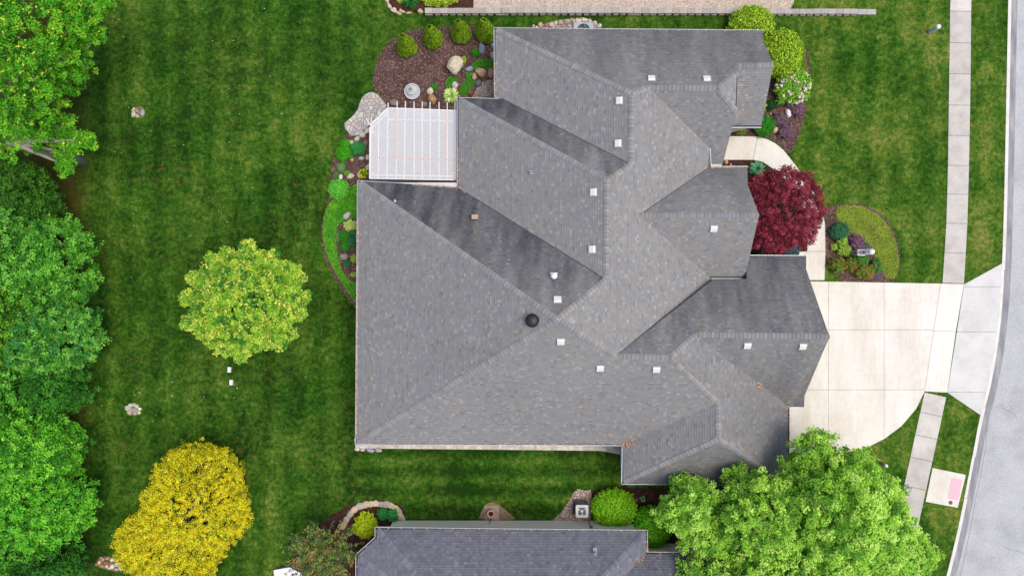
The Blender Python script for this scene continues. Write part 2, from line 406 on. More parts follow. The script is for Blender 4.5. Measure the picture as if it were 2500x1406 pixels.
# driveway
dw = struct_root('driveway')
base = px_poly([(1890, 685), (2296, 692), (2257, 955), (2236, 998), (2200, 1040), (2160, 1070), (2120, 1090), (2075, 1102), (2030, 1106), (1890, 1106)])
xs = [1880, 2022, 2158, 2400]; yy = [600, 805, 951, 1200]
for i in range(3):
    for j in range(3):
        c = P(xs[i], 0).x, P(xs[i + 1], 0).x, P(0, yy[j]).y, P(0, yy[j + 1]).y
        q = clip(clip(clip(clip(base, -1, 0, -c[0]), 1, 0, c[1]), 0, 1, c[2]), 0, -1, -c[3])
        if len(q) >= 3: slab(dw, q, .032, M_conc, rnd.uniform(.955, 1.0), .009)
slab(dw, px_poly([(2296, 692), (2353, 693), (2333, 809), (2279, 808)]), .033, M_conc, 1.03, .009)
slab(dw, px_poly([(2279, 808), (2333, 809), (2312, 958), (2257, 955)]), .033, M_conc, 1.04, .009)
ap = struct_root('driveway_apron')
ab = px_poly([(2353, 694), (2446, 643), (2440, 760), (2426, 870), (2409, 957), (2393, 1013), (2312, 958)])
for y0, y1, tn in ((600, 700, 1.0), (700, 810, .98), (810, 957, 1.0), (957, 1100, .97)):
    q = clip(clip(ab, 0, 1, P(0, y0).y), 0, -1, -P(0, y1).y)
    if len(q) >= 3: slab(ap, q, .028, M_apron, tn, .011)
# front walk
fw = struct_root('front_walk')
walk = [([(1745, 332), (1850, 334), (1838, 391), (1745, 391)], .9), ([(1850, 334), (1872, 340), (1892, 350), (1912, 366), (1936, 396), (1916, 422), (1886, 412), (1862, 396), (1838, 391)], .96),
        ([(1936, 396), (1960, 428), (1982, 462), (1946, 476), (1924, 446), (1902, 424), (1916, 422)], .97), ([(1982, 462), (1998, 492), (2009, 520), (2014, 548), (1970, 548), (1962, 510), (1946, 476)], .97), ([(2014, 548), (2015, 614), (1970, 614), (1970, 548)], .96), ([(2015, 614), (2013, 684), (1950, 684), (1950, 614)], .97)]
for q, tn in walk: slab(fw, px_poly(q), .033, M_conc, tn, .011)
# ---- mulch beds (low mounds so that their edges are real)
def mound(name, pts, m, z=.012, hgt=.05):
    pts = ccw(pts); cx = sum(p[0] for p in pts) / len(pts); cy = sum(p[1] for p in pts) / len(pts)
    inn = inset(pts, .25)
    o = sheet(name, pts, z, m); return o
beds = {
 'back_bed': [(1215, 62), (1120, 64), (1060, 67), (1005, 74), (965, 90), (934, 118), (917, 160), (910, 196), (911, 222), (925, 232), (948, 262), (1000, 275), (1120, 275), (1120, 240), (1215, 240)],
 'patio_bed': [(846, 326), (826, 356), (812, 392), (806, 432), (804, 470), (796, 505), (786, 545), (783, 580), (790, 625), (808, 662), (830, 700), (852, 732), (880, 765), (900, 765), (900, 440), (915, 440), (915, 300), (880, 322)],
 'entry_bed': [(1885, 78), (1915, 80), (1945, 90), (1966, 110), (1977, 145), (1979, 190), (1972, 240), (1964, 290), (1948, 340), (1926, 382), (1905, 352), (1870, 335), (1740, 332), (1740, 290), (1830, 280), (1860, 120)],
 'maple_bed': [(1745, 391), (1838, 391), (1864, 402), (1890, 418), (1925, 448), (1946, 478), (1962, 510), (1970, 548), (1970, 640), (1790, 640), (1790, 420), (1745, 420)],
 'mailbox_bed': [(2014, 520), (2024, 506), (2045, 499), (2075, 496), (2110, 501), (2145, 518), (2172, 545), (2190, 580), (2198, 620), (2197, 655), (2188, 678), (2178, 689), (2014, 686)],
 'corner_bed': [(690, 1406), (700, 1370), (735, 1330), (770, 1290), (800, 1262), (830, 1244), (862, 1230), (900, 1218), (940, 1219), (968, 1228), (985, 1240), (992, 1252), (975, 1268), (965, 1290), (920, 1440), (690, 1440)],
 'side_bed': [(1436, 1200), (1470, 1192), (1540, 1189), (1620, 1192), (1760, 1196), (1900, 1196), (1925, 1200), (1940, 1230), (1940, 1330), (1900, 1350), (1580, 1345), (1440, 1275)],
}
for k, v in beds.items():
    pts = smooth_poly(v, 1)
    o = mound('mulch_bed', px_poly(pts), M_mulch_dk if k in ('corner_bed', 'side_bed', 'maple_bed') else M_mulch)
sheet('mulch_bed', px_poly(smooth_poly([(540, 1105), (575, 1128), (600, 1165), (608, 1200), (606, 1260), (585, 1310), (545, 1345), (480, 1345), (470, 1110)], 1)), .012, M_mulch_dk)
# ---- aggregate drive and bed of the lot to the north, held by a low wall
M_agg = mottled('exposed_aggregate', [(.3, A(190, 172, 154)), (.7, A(208, 190, 172))], 2.0, 7, .42, .9, .5)
mb = MB(); mb.prism(ccw(px_poly([(1156, -420), (1938, -420), (1938, 6), (1930, 22), (1156, 22)], .3)), .0, .3); o = mb.build('aggregate_drive', M_agg); o['kind'] = 'structure'
mb = MB(); mb.prism(ccw(px_poly([(946, -300), (1155, -300), (1155, 22), (1036, 24), (1000, 28), (966, 24), (950, 8)], .25)), .0, .25); o = mb.build('mulch_bed', M_mulch_dk); o['kind'] = 'structure'
# ---- gravel
def pebbles(name, poly, n, s0, s1, cols, label, z=.02, parent=None):
    pts = sample_poly(poly, n); V = []; FA = []; C = []
    oc = np.array([(1, 0, 0), (-1, 0, 0), (0, 1, 0), (0, -1, 0), (0, 0, 1), (0, 0, -1)], float)
    fc = [(0, 2, 4), (2, 1, 4), (1, 3, 4), (3, 0, 4)]
    for i, (x, y) in enumerate(pts):
        s = rnd.uniform(s0, s1); a = rnd.uniform(0, 6.3); q = oc * np.array([s, s * rnd.uniform(.6, 1), s * .6]); ca, sa = math.cos(a), math.sin(a)
        X = q[:, 0] * ca - q[:, 1] * sa + x; Y = q[:, 0] * sa + q[:, 1] * ca + y
        k = len(V); V += list(zip(X, Y, q[:, 2] + z)); FA += [tuple(j + k for j in f) for f in fc]
        c = np.array(rnd.choice(cols)) * rnd.uniform(.8, 1.15); C += [c] * 6
    o = mesh_obj(name, V, FA, M_rock, parent, cols=np.array(C)); tag(o, label, 'gravel', kind='stuff'); return o
gcols = [A(196, 170, 150), A(170, 140, 126), A(216, 204, 190), A(140, 116, 106), A(226, 216, 206)]
M_gsub = mottled('gravel_soil', [(.3, A(110, 92, 80)), (.7, A(170, 148, 132))], 8, 20, .3)
gp1 = px_poly([(1348, 1272), (1372, 1248), (1390, 1222), (1398, 1204), (1412, 1193), (1430, 1198), (1442, 1195), (1446, 1230), (1440, 1274)])
sheet('gravel_bed', gp1, .016, M_gsub); pebbles('gravel', gp1, 1500, .03, .075, gcols, 'pinkish tan gravel round the air conditioner')
gp2 = px_poly([(1168, 212), (1178, 200), (1206, 194), (1215, 196), (1215, 245), (1150, 245), (1158, 228)])
sheet('gravel_bed', gp2, .016, M_gsub); pebbles('gravel', gp2, 650, .03, .06, [A(196, 180, 165), A(220, 212, 204), A(150, 136, 126)], 'pale pebbles beside the house under the back eave')
gp3 = px_poly([(1290, 90), (1300, 66), (1330, 60), (1362, 50), (1420, 44), (1452, 54), (1466, 68), (1468, 90)])
sheet('gravel_bed', gp3, .016, M_gsub); pebbles('gravel', gp3, 700, .03, .06, [A(216, 204, 190), A(160, 140, 126), A(228, 222, 214)], 'pale gravel round the window well')
# ---- stamped concrete: flagstone cells
def voronoi(poly, n, parent, z1, palette, gap=.022, name='flagstone', seed=3, z0=-.03, aniso=1.0):
    r0 = np.random.default_rng(seed); lo = np.array(poly).min(0); hi = np.array(poly).max(0); pts = []
    d = math.sqrt(abs(area2(poly)) / n) * .78; tries = 0
    while len(pts) < n and tries < 20000:
        tries += 1; p = lo + r0.random(2) * (hi - lo)
        if in_poly(p[:1], p[1:], poly)[0] and all(math.dist(p, q) > d for q in pts): pts.append(p)
    for p in pts:
        q = [tuple(v) for v in poly]
        for s in sorted(pts, key=lambda s: math.dist(s, p))[1:16]:
            a, b = s[0] - p[0], s[1] - p[1]; q = clip(q, a, b, (s[0] ** 2 + s[1] ** 2 - p[0] ** 2 - p[1] ** 2) / 2)
            if len(q) < 3: break
        if len(q) < 3: continue
        q = inset(q, gap)
        if len(q) < 3 or abs(area2(q)) < .004: continue
        c = np.array(palette[r0.integers(len(palette))]) * r0.uniform(.93, 1.06)
        mb = MB(); mb.prism(ccw(q), z0, z1 + r0.uniform(-.003, .003), tuple(c)); mb.build(name, M_flag, parent)
pal = [A(206, 200, 192), A(192, 186, 180), A(214, 208, 200), A(182, 178, 176), A(200, 190, 178)]
M_grout = plain('grout', A(150, 142, 134), .95)
pt = struct_root('patio')
blob = px_poly(smooth_poly([(835, 306), (858, 287), (874, 268), (879, 248), (889, 232), (906, 224), (922, 230), (935, 246), (948, 262), (905, 304), (865, 341)], 1))
sheet('patio_base', blob, .018, M_grout, pt); 
for q in (blob,):
    # split the blob in two convex halves for clean cells
    lo = clip(q, 1, 0, P(888, 0).x); hi = clip(q, -1, 0, -P(888, 0).x)
    voronoi(lo, 26, pt, .04, pal, seed=5); voronoi(hi, 30, pt, .04, pal, seed=6)
under = px_poly([(905, 306), (950, 262), (1135, 270), (1135, 470), (905, 470)])
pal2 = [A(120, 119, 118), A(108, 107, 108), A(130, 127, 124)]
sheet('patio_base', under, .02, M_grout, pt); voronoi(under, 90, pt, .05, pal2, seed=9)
sp = struct_root('side_path')
strip = px_poly([(865, 1070), (1540, 1070), (1540, 1113), (1520, 1111), (1490, 1104), (1465, 1100), (1200, 1097), (868, 1094)])
sheet('path_base', strip, .014, plain('grout_warm', A(190, 178, 162), .95), sp)
pal3 = [A(224, 212, 196), A(212, 202, 188), A(230, 222, 208), A(200, 194, 186)]
for i, (x0, x1) in enumerate(((865, 1090), (1090, 1310), (1310, 1545))):
    q = clip(clip(strip, -1, 0, -P(x0, 0).x), 1, 0, P(x1, 0).x); voronoi(q, 46, sp, .03, pal3, seed=20 + i, gap=.012)
# ================================================================== roofs
def mvc_interp(X, Y, poly, vals):
    """mean value coordinates: exact at the vertices, linear along the edges"""
    n = len(poly); S = np.array([[p[0], p[1]] for p in poly])[None] - np.stack([X, Y], 1)[:, None]
    r = np.sqrt((S ** 2).sum(2)) + 1e-9; Sn = np.roll(S, -1, 1); rn = np.roll(r, -1, 1)
    cr = S[..., 0] * Sn[..., 1] - S[..., 1] * Sn[..., 0]; dt = (S * Sn).sum(2)
    t = cr / (r * rn + dt + 1e-9)                       # tan(alpha/2)
    wgt = (np.roll(t, 1, 1) + t) / r
    out = (wgt * np.array(vals)[None]).sum(1) / np.where(abs(wgt.sum(1)) < 1e-12, 1e-12, wgt.sum(1))
    near = r.min(1) < 1e-4; out = np.where(near, np.array(vals)[r.argmin(1)], out)
    onedge = (np.abs(cr) < 1e-5 * r * rn + 1e-7) & (dt < 0)
    k = onedge.argmax(1); has = onedge.any(1); idx = np.arange(len(X))
    f = r[idx, k] / (r[idx, k] + rn[idx, k]); v0 = np.array(vals)[k]; v1 = np.array(vals)[(k + 1) % n]
    return np.where(has & ~near, v0 + (v1 - v0) * f, out)
def vnoise(x, y, s=0): return noise.noise(Vector((x, y, s * 7.31)))
class Face:
    def __init__(s, name, typ, vs):
        s.name, s.typ = name, typ; p = [tuple(v) for v in vs]; s.p = p if area2(p) > 0 else p[::-1]
        i = 0 if typ == 'x' else 1
        if typ in 'xy':
            c = np.array([q[i] for q in s.p]); z = np.array([q[2] for q in s.p]); m, b = np.linalg.lstsq(np.stack([c, np.ones_like(c)], 1), z, rcond=None)[0]
            s.g = (m, 0.0) if typ == 'x' else (0.0, m); s.b = b
        else:
            q = np.array(s.p); gx, gy, b = np.linalg.lstsq(np.stack([q[:, 0], q[:, 1], np.ones(len(q))], 1), q[:, 2], rcond=None)[0]; s.g = (gx, gy); s.b = b
        s.res = [q[2] - s.plane(q[0], q[1]) for q in s.p]
    def plane(s, x, y): return s.g[0] * x + s.g[1] * y + s.b
    def z(s, X, Y):
        X = np.asarray(X, float); Y = np.asarray(Y, float); return s.g[0] * X + s.g[1] * Y + s.b + mvc_interp(X, Y, s.p, s.res)
    def at(s, px, py):
        h = 4.0
        for _ in range(30): q = P(px, py, h); h = float(s.z([q.x], [q.y])[0])
        return P(px, py, h)
    def normal(s): return Vector((-s.g[0], -s.g[1], 1)).normalized()
def lay_shingles(face, palette, stain_shade, seed, v0=.10, expo=.163):
    """courses of single tabs with random widths; returns list of (plan polygon, colour, up-slope axis)"""
    r = random.Random(seed); gx, gy = face.g; gl = math.hypot(gx, gy); ux, uy = gx / gl, gy / gl   # up-slope
    lx, ly = -uy, ux; poly = [(p[0] * lx + p[1] * ly, p[0] * ux + p[1] * uy) for p in face.p]
    if area2(poly) < 0: poly = poly[::-1]
    vmin = min(q[1] for q in poly); vmax = max(q[1] for q in poly); e = expo / math.sqrt(1 + gl * gl); tabs = []
    v = vmin + v0; first = True
    while v < vmax:
        band = clip(clip(poly, 0, -1, -v), 0, 1, v + e)
        if len(band) >= 3:
            u0 = min(q[0] for q in band); u1 = max(q[0] for q in band); u = u0 - r.uniform(0, .25)
            while u < u1:
                wd = r.choice((.13, .16, .19, .22, .26, .32)); q = clip(clip(band, -1, 0, -u), 1, 0, u + wd)
                if len(q) >= 3 and abs(area2(q)) > 2e-4:
                    cu, cv = u + wd / 2, v; X = cu * lx + cv * ux; Y = cu * ly + cv * uy
                    pv_ = vnoise(X * 2.2, Y * 2.2, seed + 9) * .8 + r.uniform(-.9, .9)
                    c = np.array(palette[int(min(.999, max(0, .5 + .5 * pv_)) * len(palette))]) * r.uniform(.93, 1.07)
                    if wd < .25 and r.random() < .19: c = c * r.uniform(1.1, 1.3)
                    elif r.random() < .1: c = c * .86
                    patch = vnoise(X * .35, Y * .35, seed); c = c * (1 + .05 * patch)
                    if stain_shade:
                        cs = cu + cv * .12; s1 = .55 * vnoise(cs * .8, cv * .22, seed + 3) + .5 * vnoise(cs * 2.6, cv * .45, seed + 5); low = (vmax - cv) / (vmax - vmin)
                        s1 += .25 * vnoise(cs * 5.5, cv * 1.2, seed + 8); k = min(1, max(0, .54 + .55 * s1 + .55 * (low - .5))) * stain_shade; c = c * (1 - k) + np.array(A(64, 66, 74)) * k * (1.25 if wd < .18 else .95)
                    tabs.append(([(a * lx + b * ux, a * ly + b * uy, (b - v) / e) for a, b in q], c))
                u += wd
        v += e
    return tabs
def tab_geo(tabs, face, lift0=.017, lift1=.004):
    """thin wedges: thick butt edge, thin top"""
    pts = np.array([p for t, _ in tabs for p in t]); Z = face.z(pts[:, 0], pts[:, 1]) + lift1 + (lift0 - lift1) * (1 - pts[:, 2])
    V = []; FA = []; C = []; k = 0; out = []
    for t, c in tabs:
        n = len(t); vs = [(t[i][0], t[i][1], Z[k + i]) for i in range(n)]; k += n
        low = [i for i in range(n) if t[i][2] < 1e-3]; fs = [tuple(range(n))]
        if area2(t) < 0: fs = [f[::-1] for f in fs]
        if len(low) >= 2:
            a, b = (low[0], low[1]) if (low[1] - low[0]) == 1 else (low[-1], low[0])
            vs += [(t[a][0], t[a][1], vs[a][2] - lift0 - .01), (t[b][0], t[b][1], vs[b][2] - lift0 - .01)]
            fs.append((a, n, n + 1, b)); 
        cv_ = [c * (1.05 - .26 * t[i][2]) for i in range(n)] + [c * .4] * (len(vs) - n)  # shadow under each butt painted in, along with the printed granule band
        out.append((vs, fs, cv_))
    return out
def join_tabs(geo, name, parent):
    V = []; FA = []; C = []
    for vs, fs, c in geo:
        k = len(V); V += vs; FA += [tuple(i + k for i in f) for f in fs]; C += list(c)
    o = mesh_obj(name, V, FA, M_shingle, parent, cols=np.array(C)); return o
def deck(face, parent, name='roof_deck', off=-.03, step=.7):
    """boards under the shingles, following the same surface"""
    xs_ = [p[0] for p in face.p]; ys_ = [p[1] for p in face.p]; poly = [p[:2] for p in face.p]; V = []; FA = []
    y = min(ys_)
    while y < max(ys_):
        band = clip(clip(poly, 0, -1, -y), 0, 1, y + step); x = min(xs_)
        while len(band) >= 3 and x < max(xs_):
            q = clip(clip(band, -1, 0, -x), 1, 0, x + step)
            if len(q) >= 3 and abs(area2(q)) > 1e-5: k = len(V); q = ccw(q); V += q; FA.append(tuple(range(k, k + len(q))))
            x += step
        y += step
    A_ = np.array(V); Z = face.z(A_[:, 0], A_[:, 1]) + off
    return mesh_obj(name, np.column_stack([A_, Z]), FA, M_deck, parent)
def ridge_caps(pa, pb, faces, palette, sink, step=.24, wd=.175):
    """overlapping folded caps from the low end to the high end"""
    a, b = Vector(pa), Vector(pb)
    if a.z > b.z: a, b = b, a
    d = b - a; L = d.length; d.normalize(); lat = Vector((-d.y, d.x, 0)).normalized(); slopes = []
    for s in (1, -1):
        mid = (a + b) / 2 + lat * s * .3; best = None
        for f in faces:
            if in_poly(np.array([mid.x]), np.array([mid.y]), f.p)[0]: best = f
        g = (best.g[0] * lat.x + best.g[1] * lat.y) * s if best else -.4
        slopes.append(min(g, -.02))
    n = max(2, int(L / step)); up = Vector((0, 0, 1))
    for i in range(n):
        q = a + d * (i * L / n); c = np.array(rnd.choice(palette)) * rnd.uniform(.88, 1.16)
        sink.append((q, d, lat, slopes, wd, L / n * 1.12, c))
def cap_mesh(it, base=None):
    q, d, lat, sl, wd, ln, c = it; vs = []
    for s, lift in ((0, .052), (ln, .026)):
        for k, g in ((1, sl[0]), (.5, sl[0]), (0, 0), (-.5, sl[1]), (-1, sl[1])):
            vs.append(q + d * s + lat * wd * k + Vector((0, 0, abs(k) * wd * g + lift - (.012 if k == 0 else 0))))
    vs += [v - Vector((0, 0, .06)) for v in vs[:5]]
    fs = [(i, i + 1, i + 6, i + 5) for i in range(4)]
    fs = [f[::-1] for f in fs] + [(10 + i, 11 + i, i + 1, i) for i in range(4)]
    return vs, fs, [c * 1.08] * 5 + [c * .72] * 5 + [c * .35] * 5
def place_caps(caps, parent):
    caps.sort(key=lambda t: -t[0].z)                     # nearest the drone first
    geo = [cap_mesh(c) for c in caps]
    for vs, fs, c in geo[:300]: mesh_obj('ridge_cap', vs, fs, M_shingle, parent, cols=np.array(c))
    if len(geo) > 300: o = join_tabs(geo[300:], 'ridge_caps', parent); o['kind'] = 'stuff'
def gutter(a, b, outward, parent, mo=None, mi=None, wd=.125, hangers=0):
    a, b = Vector(a), Vector(b); o = Vector(outward).normalized(); d = (b - a).normalized(); mb = MB(); top = a.z + .055
    A0 = a + o * .03; B0 = b + o * .03; A1 = a - o * (wd - .03); B1 = b - o * (wd - .03)
    def bx(p, q, wdt, z0, z1, m):
        l = o; vs = []
        for z in (z0, z1):
            vs += [(p.x - l.x * wdt / 2, p.y - l.y * wdt / 2, z), (q.x - l.x * wdt / 2, q.y - l.y * wdt / 2, z), (q.x + l.x * wdt / 2, q.y + l.y * wdt / 2, z), (p.x + l.x * wdt / 2, p.y + l.y * wdt / 2, z)]
        m.add(vs, [(3, 2, 1, 0), (4, 5, 6, 7), (0, 1, 5, 4), (1, 2, 6, 5), (2, 3, 7, 6), (3, 0, 4, 7)])
    bx(A0, B0, .028, a.z - .12, top, mb); g = mb.build('gutter', mo or M_gut, parent)
    mt = MB(); M0 = (A0 + A1) / 2; M1 = (B0 + B1) / 2; bx(M0, M1, wd - .03, a.z - .1, a.z + .012, mt); mt.build('gutter_trough', mi or M_gutin, g)
    if hangers:
        L = (b - a).length; n = int(L / hangers)
        for i in range(1, n + 1):
            q = a + d * (i * L / (n + 1)); h = MB(); h.beam(q + o * .03 + Vector((0, 0, .05)), q - o * (wd - .02) + Vector((0, 0, .05)), .03, .012); h.build('gutter_hanger', mo or M_gut, g)
    return g
def litter(a, b, outward, parent, n, spread=.05, cols=None, z=.04, size=.05):
    a, b = Vector(a), Vector(b); o = Vector(outward).normalized(); cols = cols or [A(206, 168, 140), A(180, 134, 108), A(224, 198, 176), A(146, 108, 90)]
    t = rng.random(n); c = np.array(a)[None] + (np.array(b) - np.array(a))[None] * t[:, None]
    c += np.array(o)[None] * (rng.normal(-.035, spread * .6, n))[:, None]; c[:, 2] += z + rng.random(n) * .02
    V = []; FA = []; C = []
    for p in c:
        s = size * rnd.uniform(.5, 1.2); th = rnd.uniform(0, 6.3); ca, sa = math.cos(th) * s, math.sin(th) * s; k = len(V)
        V += [(p[0] + ca, p[1] + sa, p[2]), (p[0] - sa * .5, p[1] + ca * .5, p[2] + .012), (p[0] - ca, p[1] - sa, p[2]), (p[0] + sa * .5, p[1] - ca * .5, p[2] + .008)]
        FA.append((k, k + 1, k + 2, k + 3)); C += [np.array(rnd.choice(cols)) * rnd.uniform(.8, 1.15)] * 4
    m = mesh_obj('leaf_litter', V, FA, M_litter, parent, cols=np.array(C)); m['kind'] = 'stuff'; return m
# ------------------------------------------------------------------ main house
RV = {'A': (1207, 70, 3.0), 'B': (1862, 76, 3.0), 'B2': (1862, 97, 3.66), 'C': (1888, 158, 5.41), 'R1': (1801, 161, 5.42), 'H1': (1801, 178, 5.74), 'G2': (1752, 215, 6.57), 'G1': (1584, 214, 6.45), 'n': (1543, 229, 6.97), 'H2': (1798, 272, 5.45), 'K1': (1763, 406, 2.78), 'K2': (1737, 406, 2.78), 'V1': (1733, 362, 3.65), 'D': (1858, 311, 3.0), 'D2': (1783, 311, 3.0), 'n2': (1541, 403, 6.93), 'm1': (1482, 440, 7.82), 'm2': (1479, 683, 7.91), 'Q2': (1225, 242, 3.15), 'W1b': (1208, 240, 3.0), 'P2': (1117, 240, 3.0), 'P3': (874, 442, 3.0), 'W2b': (1117, 458, 3.0), 'Q3': (1119, 460, 3.21), 'T': (1360, 780, 9.63), 'SW': (869, 1083, 3.0), 'J': (1502, 870, 7.67), 'J2': (1636, 874, 7.68), 'L': (1753, 983, 5.65), 'L2': (1755, 1072, 5.75), 'Q5': (1520, 1086, 3.0), 'Gr': (1698, 817, 6.74), 'E2a': (1926, 992, 3.0), 'SEc': (1924, 1183, 3.0), 'SWc': (1518, 1180, 3.0), 'GNa': (1825, 624, 3.0), 'GNb': (1968, 625, 3.0), 'GNc': (1968, 657, 3.65), 'GE': (2025, 822, 6.77), 'GSa': (1964, 966, 3.62), 'GSb': (1963, 993, 3.0), 'M1': (1562, 525, 6.3), 'K3': (1733, 408, 3.45), 'g2a': (1825, 408, 3.4), 'g2b': (1825, 450, 4.4), 'ME': (1853, 525, 6.16), 'g2c': (1818, 679, 3.4), 'g2d': (1736, 679, 3.4), 'Vg': (1738, 684, 3.5), 'GNx': (1822, 681, 4.05), 'VgN': (1738, 684, 4.1)}
rv = {k: P(*v) for k, v in RV.items()}
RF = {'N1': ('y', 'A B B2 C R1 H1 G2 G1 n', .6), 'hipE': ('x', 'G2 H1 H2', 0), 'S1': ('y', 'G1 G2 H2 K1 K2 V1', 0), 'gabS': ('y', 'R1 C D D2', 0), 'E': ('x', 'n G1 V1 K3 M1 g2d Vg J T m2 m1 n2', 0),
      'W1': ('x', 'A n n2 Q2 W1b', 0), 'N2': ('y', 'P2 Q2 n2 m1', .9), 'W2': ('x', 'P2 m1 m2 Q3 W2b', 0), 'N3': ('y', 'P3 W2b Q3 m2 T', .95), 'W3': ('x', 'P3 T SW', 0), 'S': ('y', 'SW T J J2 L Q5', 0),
      'E2': ('x', 'J2 Gr E2a SEc L2 L', .32), 'GN': ('y', 'GNa GNb GNc GE Gr J2 J VgN GNx', .78), 'GS': ('y', 'Gr GE GSa GSb E2a', .42), 'W4': ('x', 'L L2 SWc Q5', .2), 'S4': ('y', 'SWc SEc L2', .42),  # slopes near the big tree: algae stain plus its shade put into colour
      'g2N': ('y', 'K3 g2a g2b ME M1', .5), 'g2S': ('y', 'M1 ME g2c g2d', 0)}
faces = {k: Face(k, t, [rv[x] for x in vs.split()]) for k, (t, vs, s) in RF.items()}
SHP = [A(146, 148, 152), A(149, 150, 152), A(151, 151, 151), A(153, 152, 150), A(155, 153, 149), A(157, 154, 148), A(155, 151, 147)]
c0 = P(1480, 640, 0)
house = empty('house', (c0.x, c0.y, 0), 'sprawling house with a many-hipped grey shingle roof and white box vents', 'house')
fp = px_poly([(1222, 86), (1843, 92), (1843, 298), (1752, 298), (1752, 420), (1800, 420), (1800, 640), (1945, 640), (1945, 980), (1912, 980), (1912, 1170), (1532, 1170), (1532, 1070), (884, 1070), (884, 456), (1130, 456), (1130, 254), (1222, 254)], 3.0)
mb = MB(); n = len(fp)
mb.add([(p[0], p[1], -.1) for p in fp] + [(p[0], p[1], 2.92) for p in fp], [((i + 1) % n, i, n + i, n + (i + 1) % n) for i in range(n)]); mb.build('wall', M_siding, house)
sof = px_poly([(1209, 74), (1858, 78), (1855, 309), (1762, 309), (1762, 408), (1822, 412), (1817, 676), (1820, 627), (1965, 628), (1960, 990), (1923, 990), (1921, 1180), (1521, 1177), (1521, 1082), (872, 1080), (876, 446), (1120, 446), (1120, 243), (1210, 243)], 2.9)
tri = sheet('soffit', sof, 2.9, plain('soffit_white', A(225, 220, 212), .6), house)
def wall_poly(pts, name='gable_wall'):
    f = [tuple(range(len(pts)))]; mesh_obj(name, pts, f, M_siding, house)
def gable(e0, top, e1, ins=.28):
    x = top.x - ins; wall_poly([(x, e0.y - (.1 if e0.y > e1.y else -.1), 2.8), (x, top.y, top.z - .12), (x, e1.y + (.1 if e0.y > e1.y else -.1), 2.8)])
gable(rv['B'], rv['C'], rv['D']); gable(rv['g2a'], rv['ME'], rv['g2c']); gable(rv['GNb'], rv['GE'], rv['GSb'])
wall_poly([tuple(rv['H1'] - Vector((.05, 0, .03))), tuple(rv['H2'] - Vector((.05, 0, .03))), (rv['H2'].x - .05, rv['H2'].y, 3.4), (rv['H1'].x - .05, rv['H1'].y, 5.0)], 'dormer_wall')
k1_, h2_ = rv['K1'], rv['H2']; wall_poly([(k1_.x - .12, h2_.y, h2_.z - .1), (k1_.x - .12, k1_.y, k1_.z - .08), (k1_.x - .12, k1_.y, 0), (k1_.x - .12, h2_.y, 0)], 'entry_wall')
wall_poly([tuple(rv['VgN']), tuple(rv['GNx']), tuple(rv['GNx'] - Vector((0, 0, 1.1))), tuple(rv['VgN'] - Vector((0, 0, 1.1)))], 'return_wall'); wall_poly([tuple(rv['J']), tuple(rv['VgN']), tuple(rv['Vg'])], 'return_wall')
roof = bpy.data.objects.new('roof', None); COL.objects.link(roof); roof.parent = house
allgeo = []
for i, (k, f) in enumerate(faces.items()):
    deck(f, roof)
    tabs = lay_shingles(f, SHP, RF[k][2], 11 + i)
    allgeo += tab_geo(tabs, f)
allgeo.sort(key=lambda g: -max(v[2] for v in g[0]))      # those nearest the drone show largest
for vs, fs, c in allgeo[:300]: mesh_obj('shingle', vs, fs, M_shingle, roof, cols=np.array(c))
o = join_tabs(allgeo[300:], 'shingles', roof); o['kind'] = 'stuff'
caps = []
for e in 'A-n n-G1 G1-G2 G2-H1 G2-H2 R1-C n-n2 n2-m1 P2-m1 m1-m2 m2-T P3-T SW-T T-J J-J2 J2-Gr Gr-GE J2-L L-L2 L2-SWc L2-SEc M1-ME'.split():
    x, y = e.split('-'); pa, pb = rv[x], rv[y]; dd = (pb - pa).normalized()
    if x in ('A', 'P2', 'P3', 'SW'): pa = pa + dd * .22
    if y in ('SWc', 'SEc'): pb = pb - dd * .22
    ridge_caps(pa, pb, list(faces.values()), [np.array(c) * 1.04 for c in SHP], caps)
place_caps(caps, roof)
# dark valley metal
vm = MB()
M_valley = plain('valley_metal', A(84, 86, 94), .8)
for e in 'n2-Q2 m2-Q3 J-Vg M1-K3'.split():
    x, y = e.split('-'); a, b = rv[x], rv[y]; q = MB(); q.beam(a + Vector((0, 0, .0)), b + Vector((0, 0, .0)), .09, .05); q.build('valley_flashing', M_valley, roof)
# gutters
GT = [('A', 'B', (0, 1, 0)), ('W1b', 'A', (-1, 0, 0)), ('P2', 'Q2', (0, 1, 0)), ('W2b', 'P2', (-1, 0, 0)), ('P3', 'W2b', (0, 1, 0)), ('SW', 'P3', (-1, 0, 0)), ('SW', 'Q5', (0, -1, 0)), ('SWc', 'Q5', (-1, 0, 0)), ('SWc', 'SEc', (0, -1, 0)), ('SEc', 'E2a', (1, 0, 0)), ('E2a', 'GSb', (0, -1, 0)), ('GNa', 'GNb', (0, 1, 0)), ('K3', 'g2a', (0, 1, 0)), ('g2d', 'g2c', (0, -1, 0)), ('K3', 'V1', (1, 0, 0)), ('D2', 'D', (0, -1, 0))]
gobj = {}
for a, b, o in GT:
    pa, pb = rv[a].copy(), rv[b].copy()
    if a == 'K3' and b == 'V1': pb.z = pa.z = 3.6
    if b == 'Q2': pb.z = pa.z
    gobj[a + b] = gutter(pa, pb, o, roof)
lit2 = [A(120, 84, 70), A(90, 64, 58), A(150, 104, 84)]
def lerp(a, b, t): return a + (b - a) * t
litter(lerp(rv['SW'], rv['P3'], .02), lerp(rv['SW'], rv['P3'], .85), (-1, 0, 0), gobj['SWP3'], 1100, .05, [A(232, 200, 180), A(206, 170, 150), A(150, 120, 116), A(238, 214, 196)])
litter(lerp(rv['W1b'], rv['A'], .0), lerp(rv['W1b'], rv['A'], .5), (-1, 0, 0), gobj['W1bA'], 220, .05)
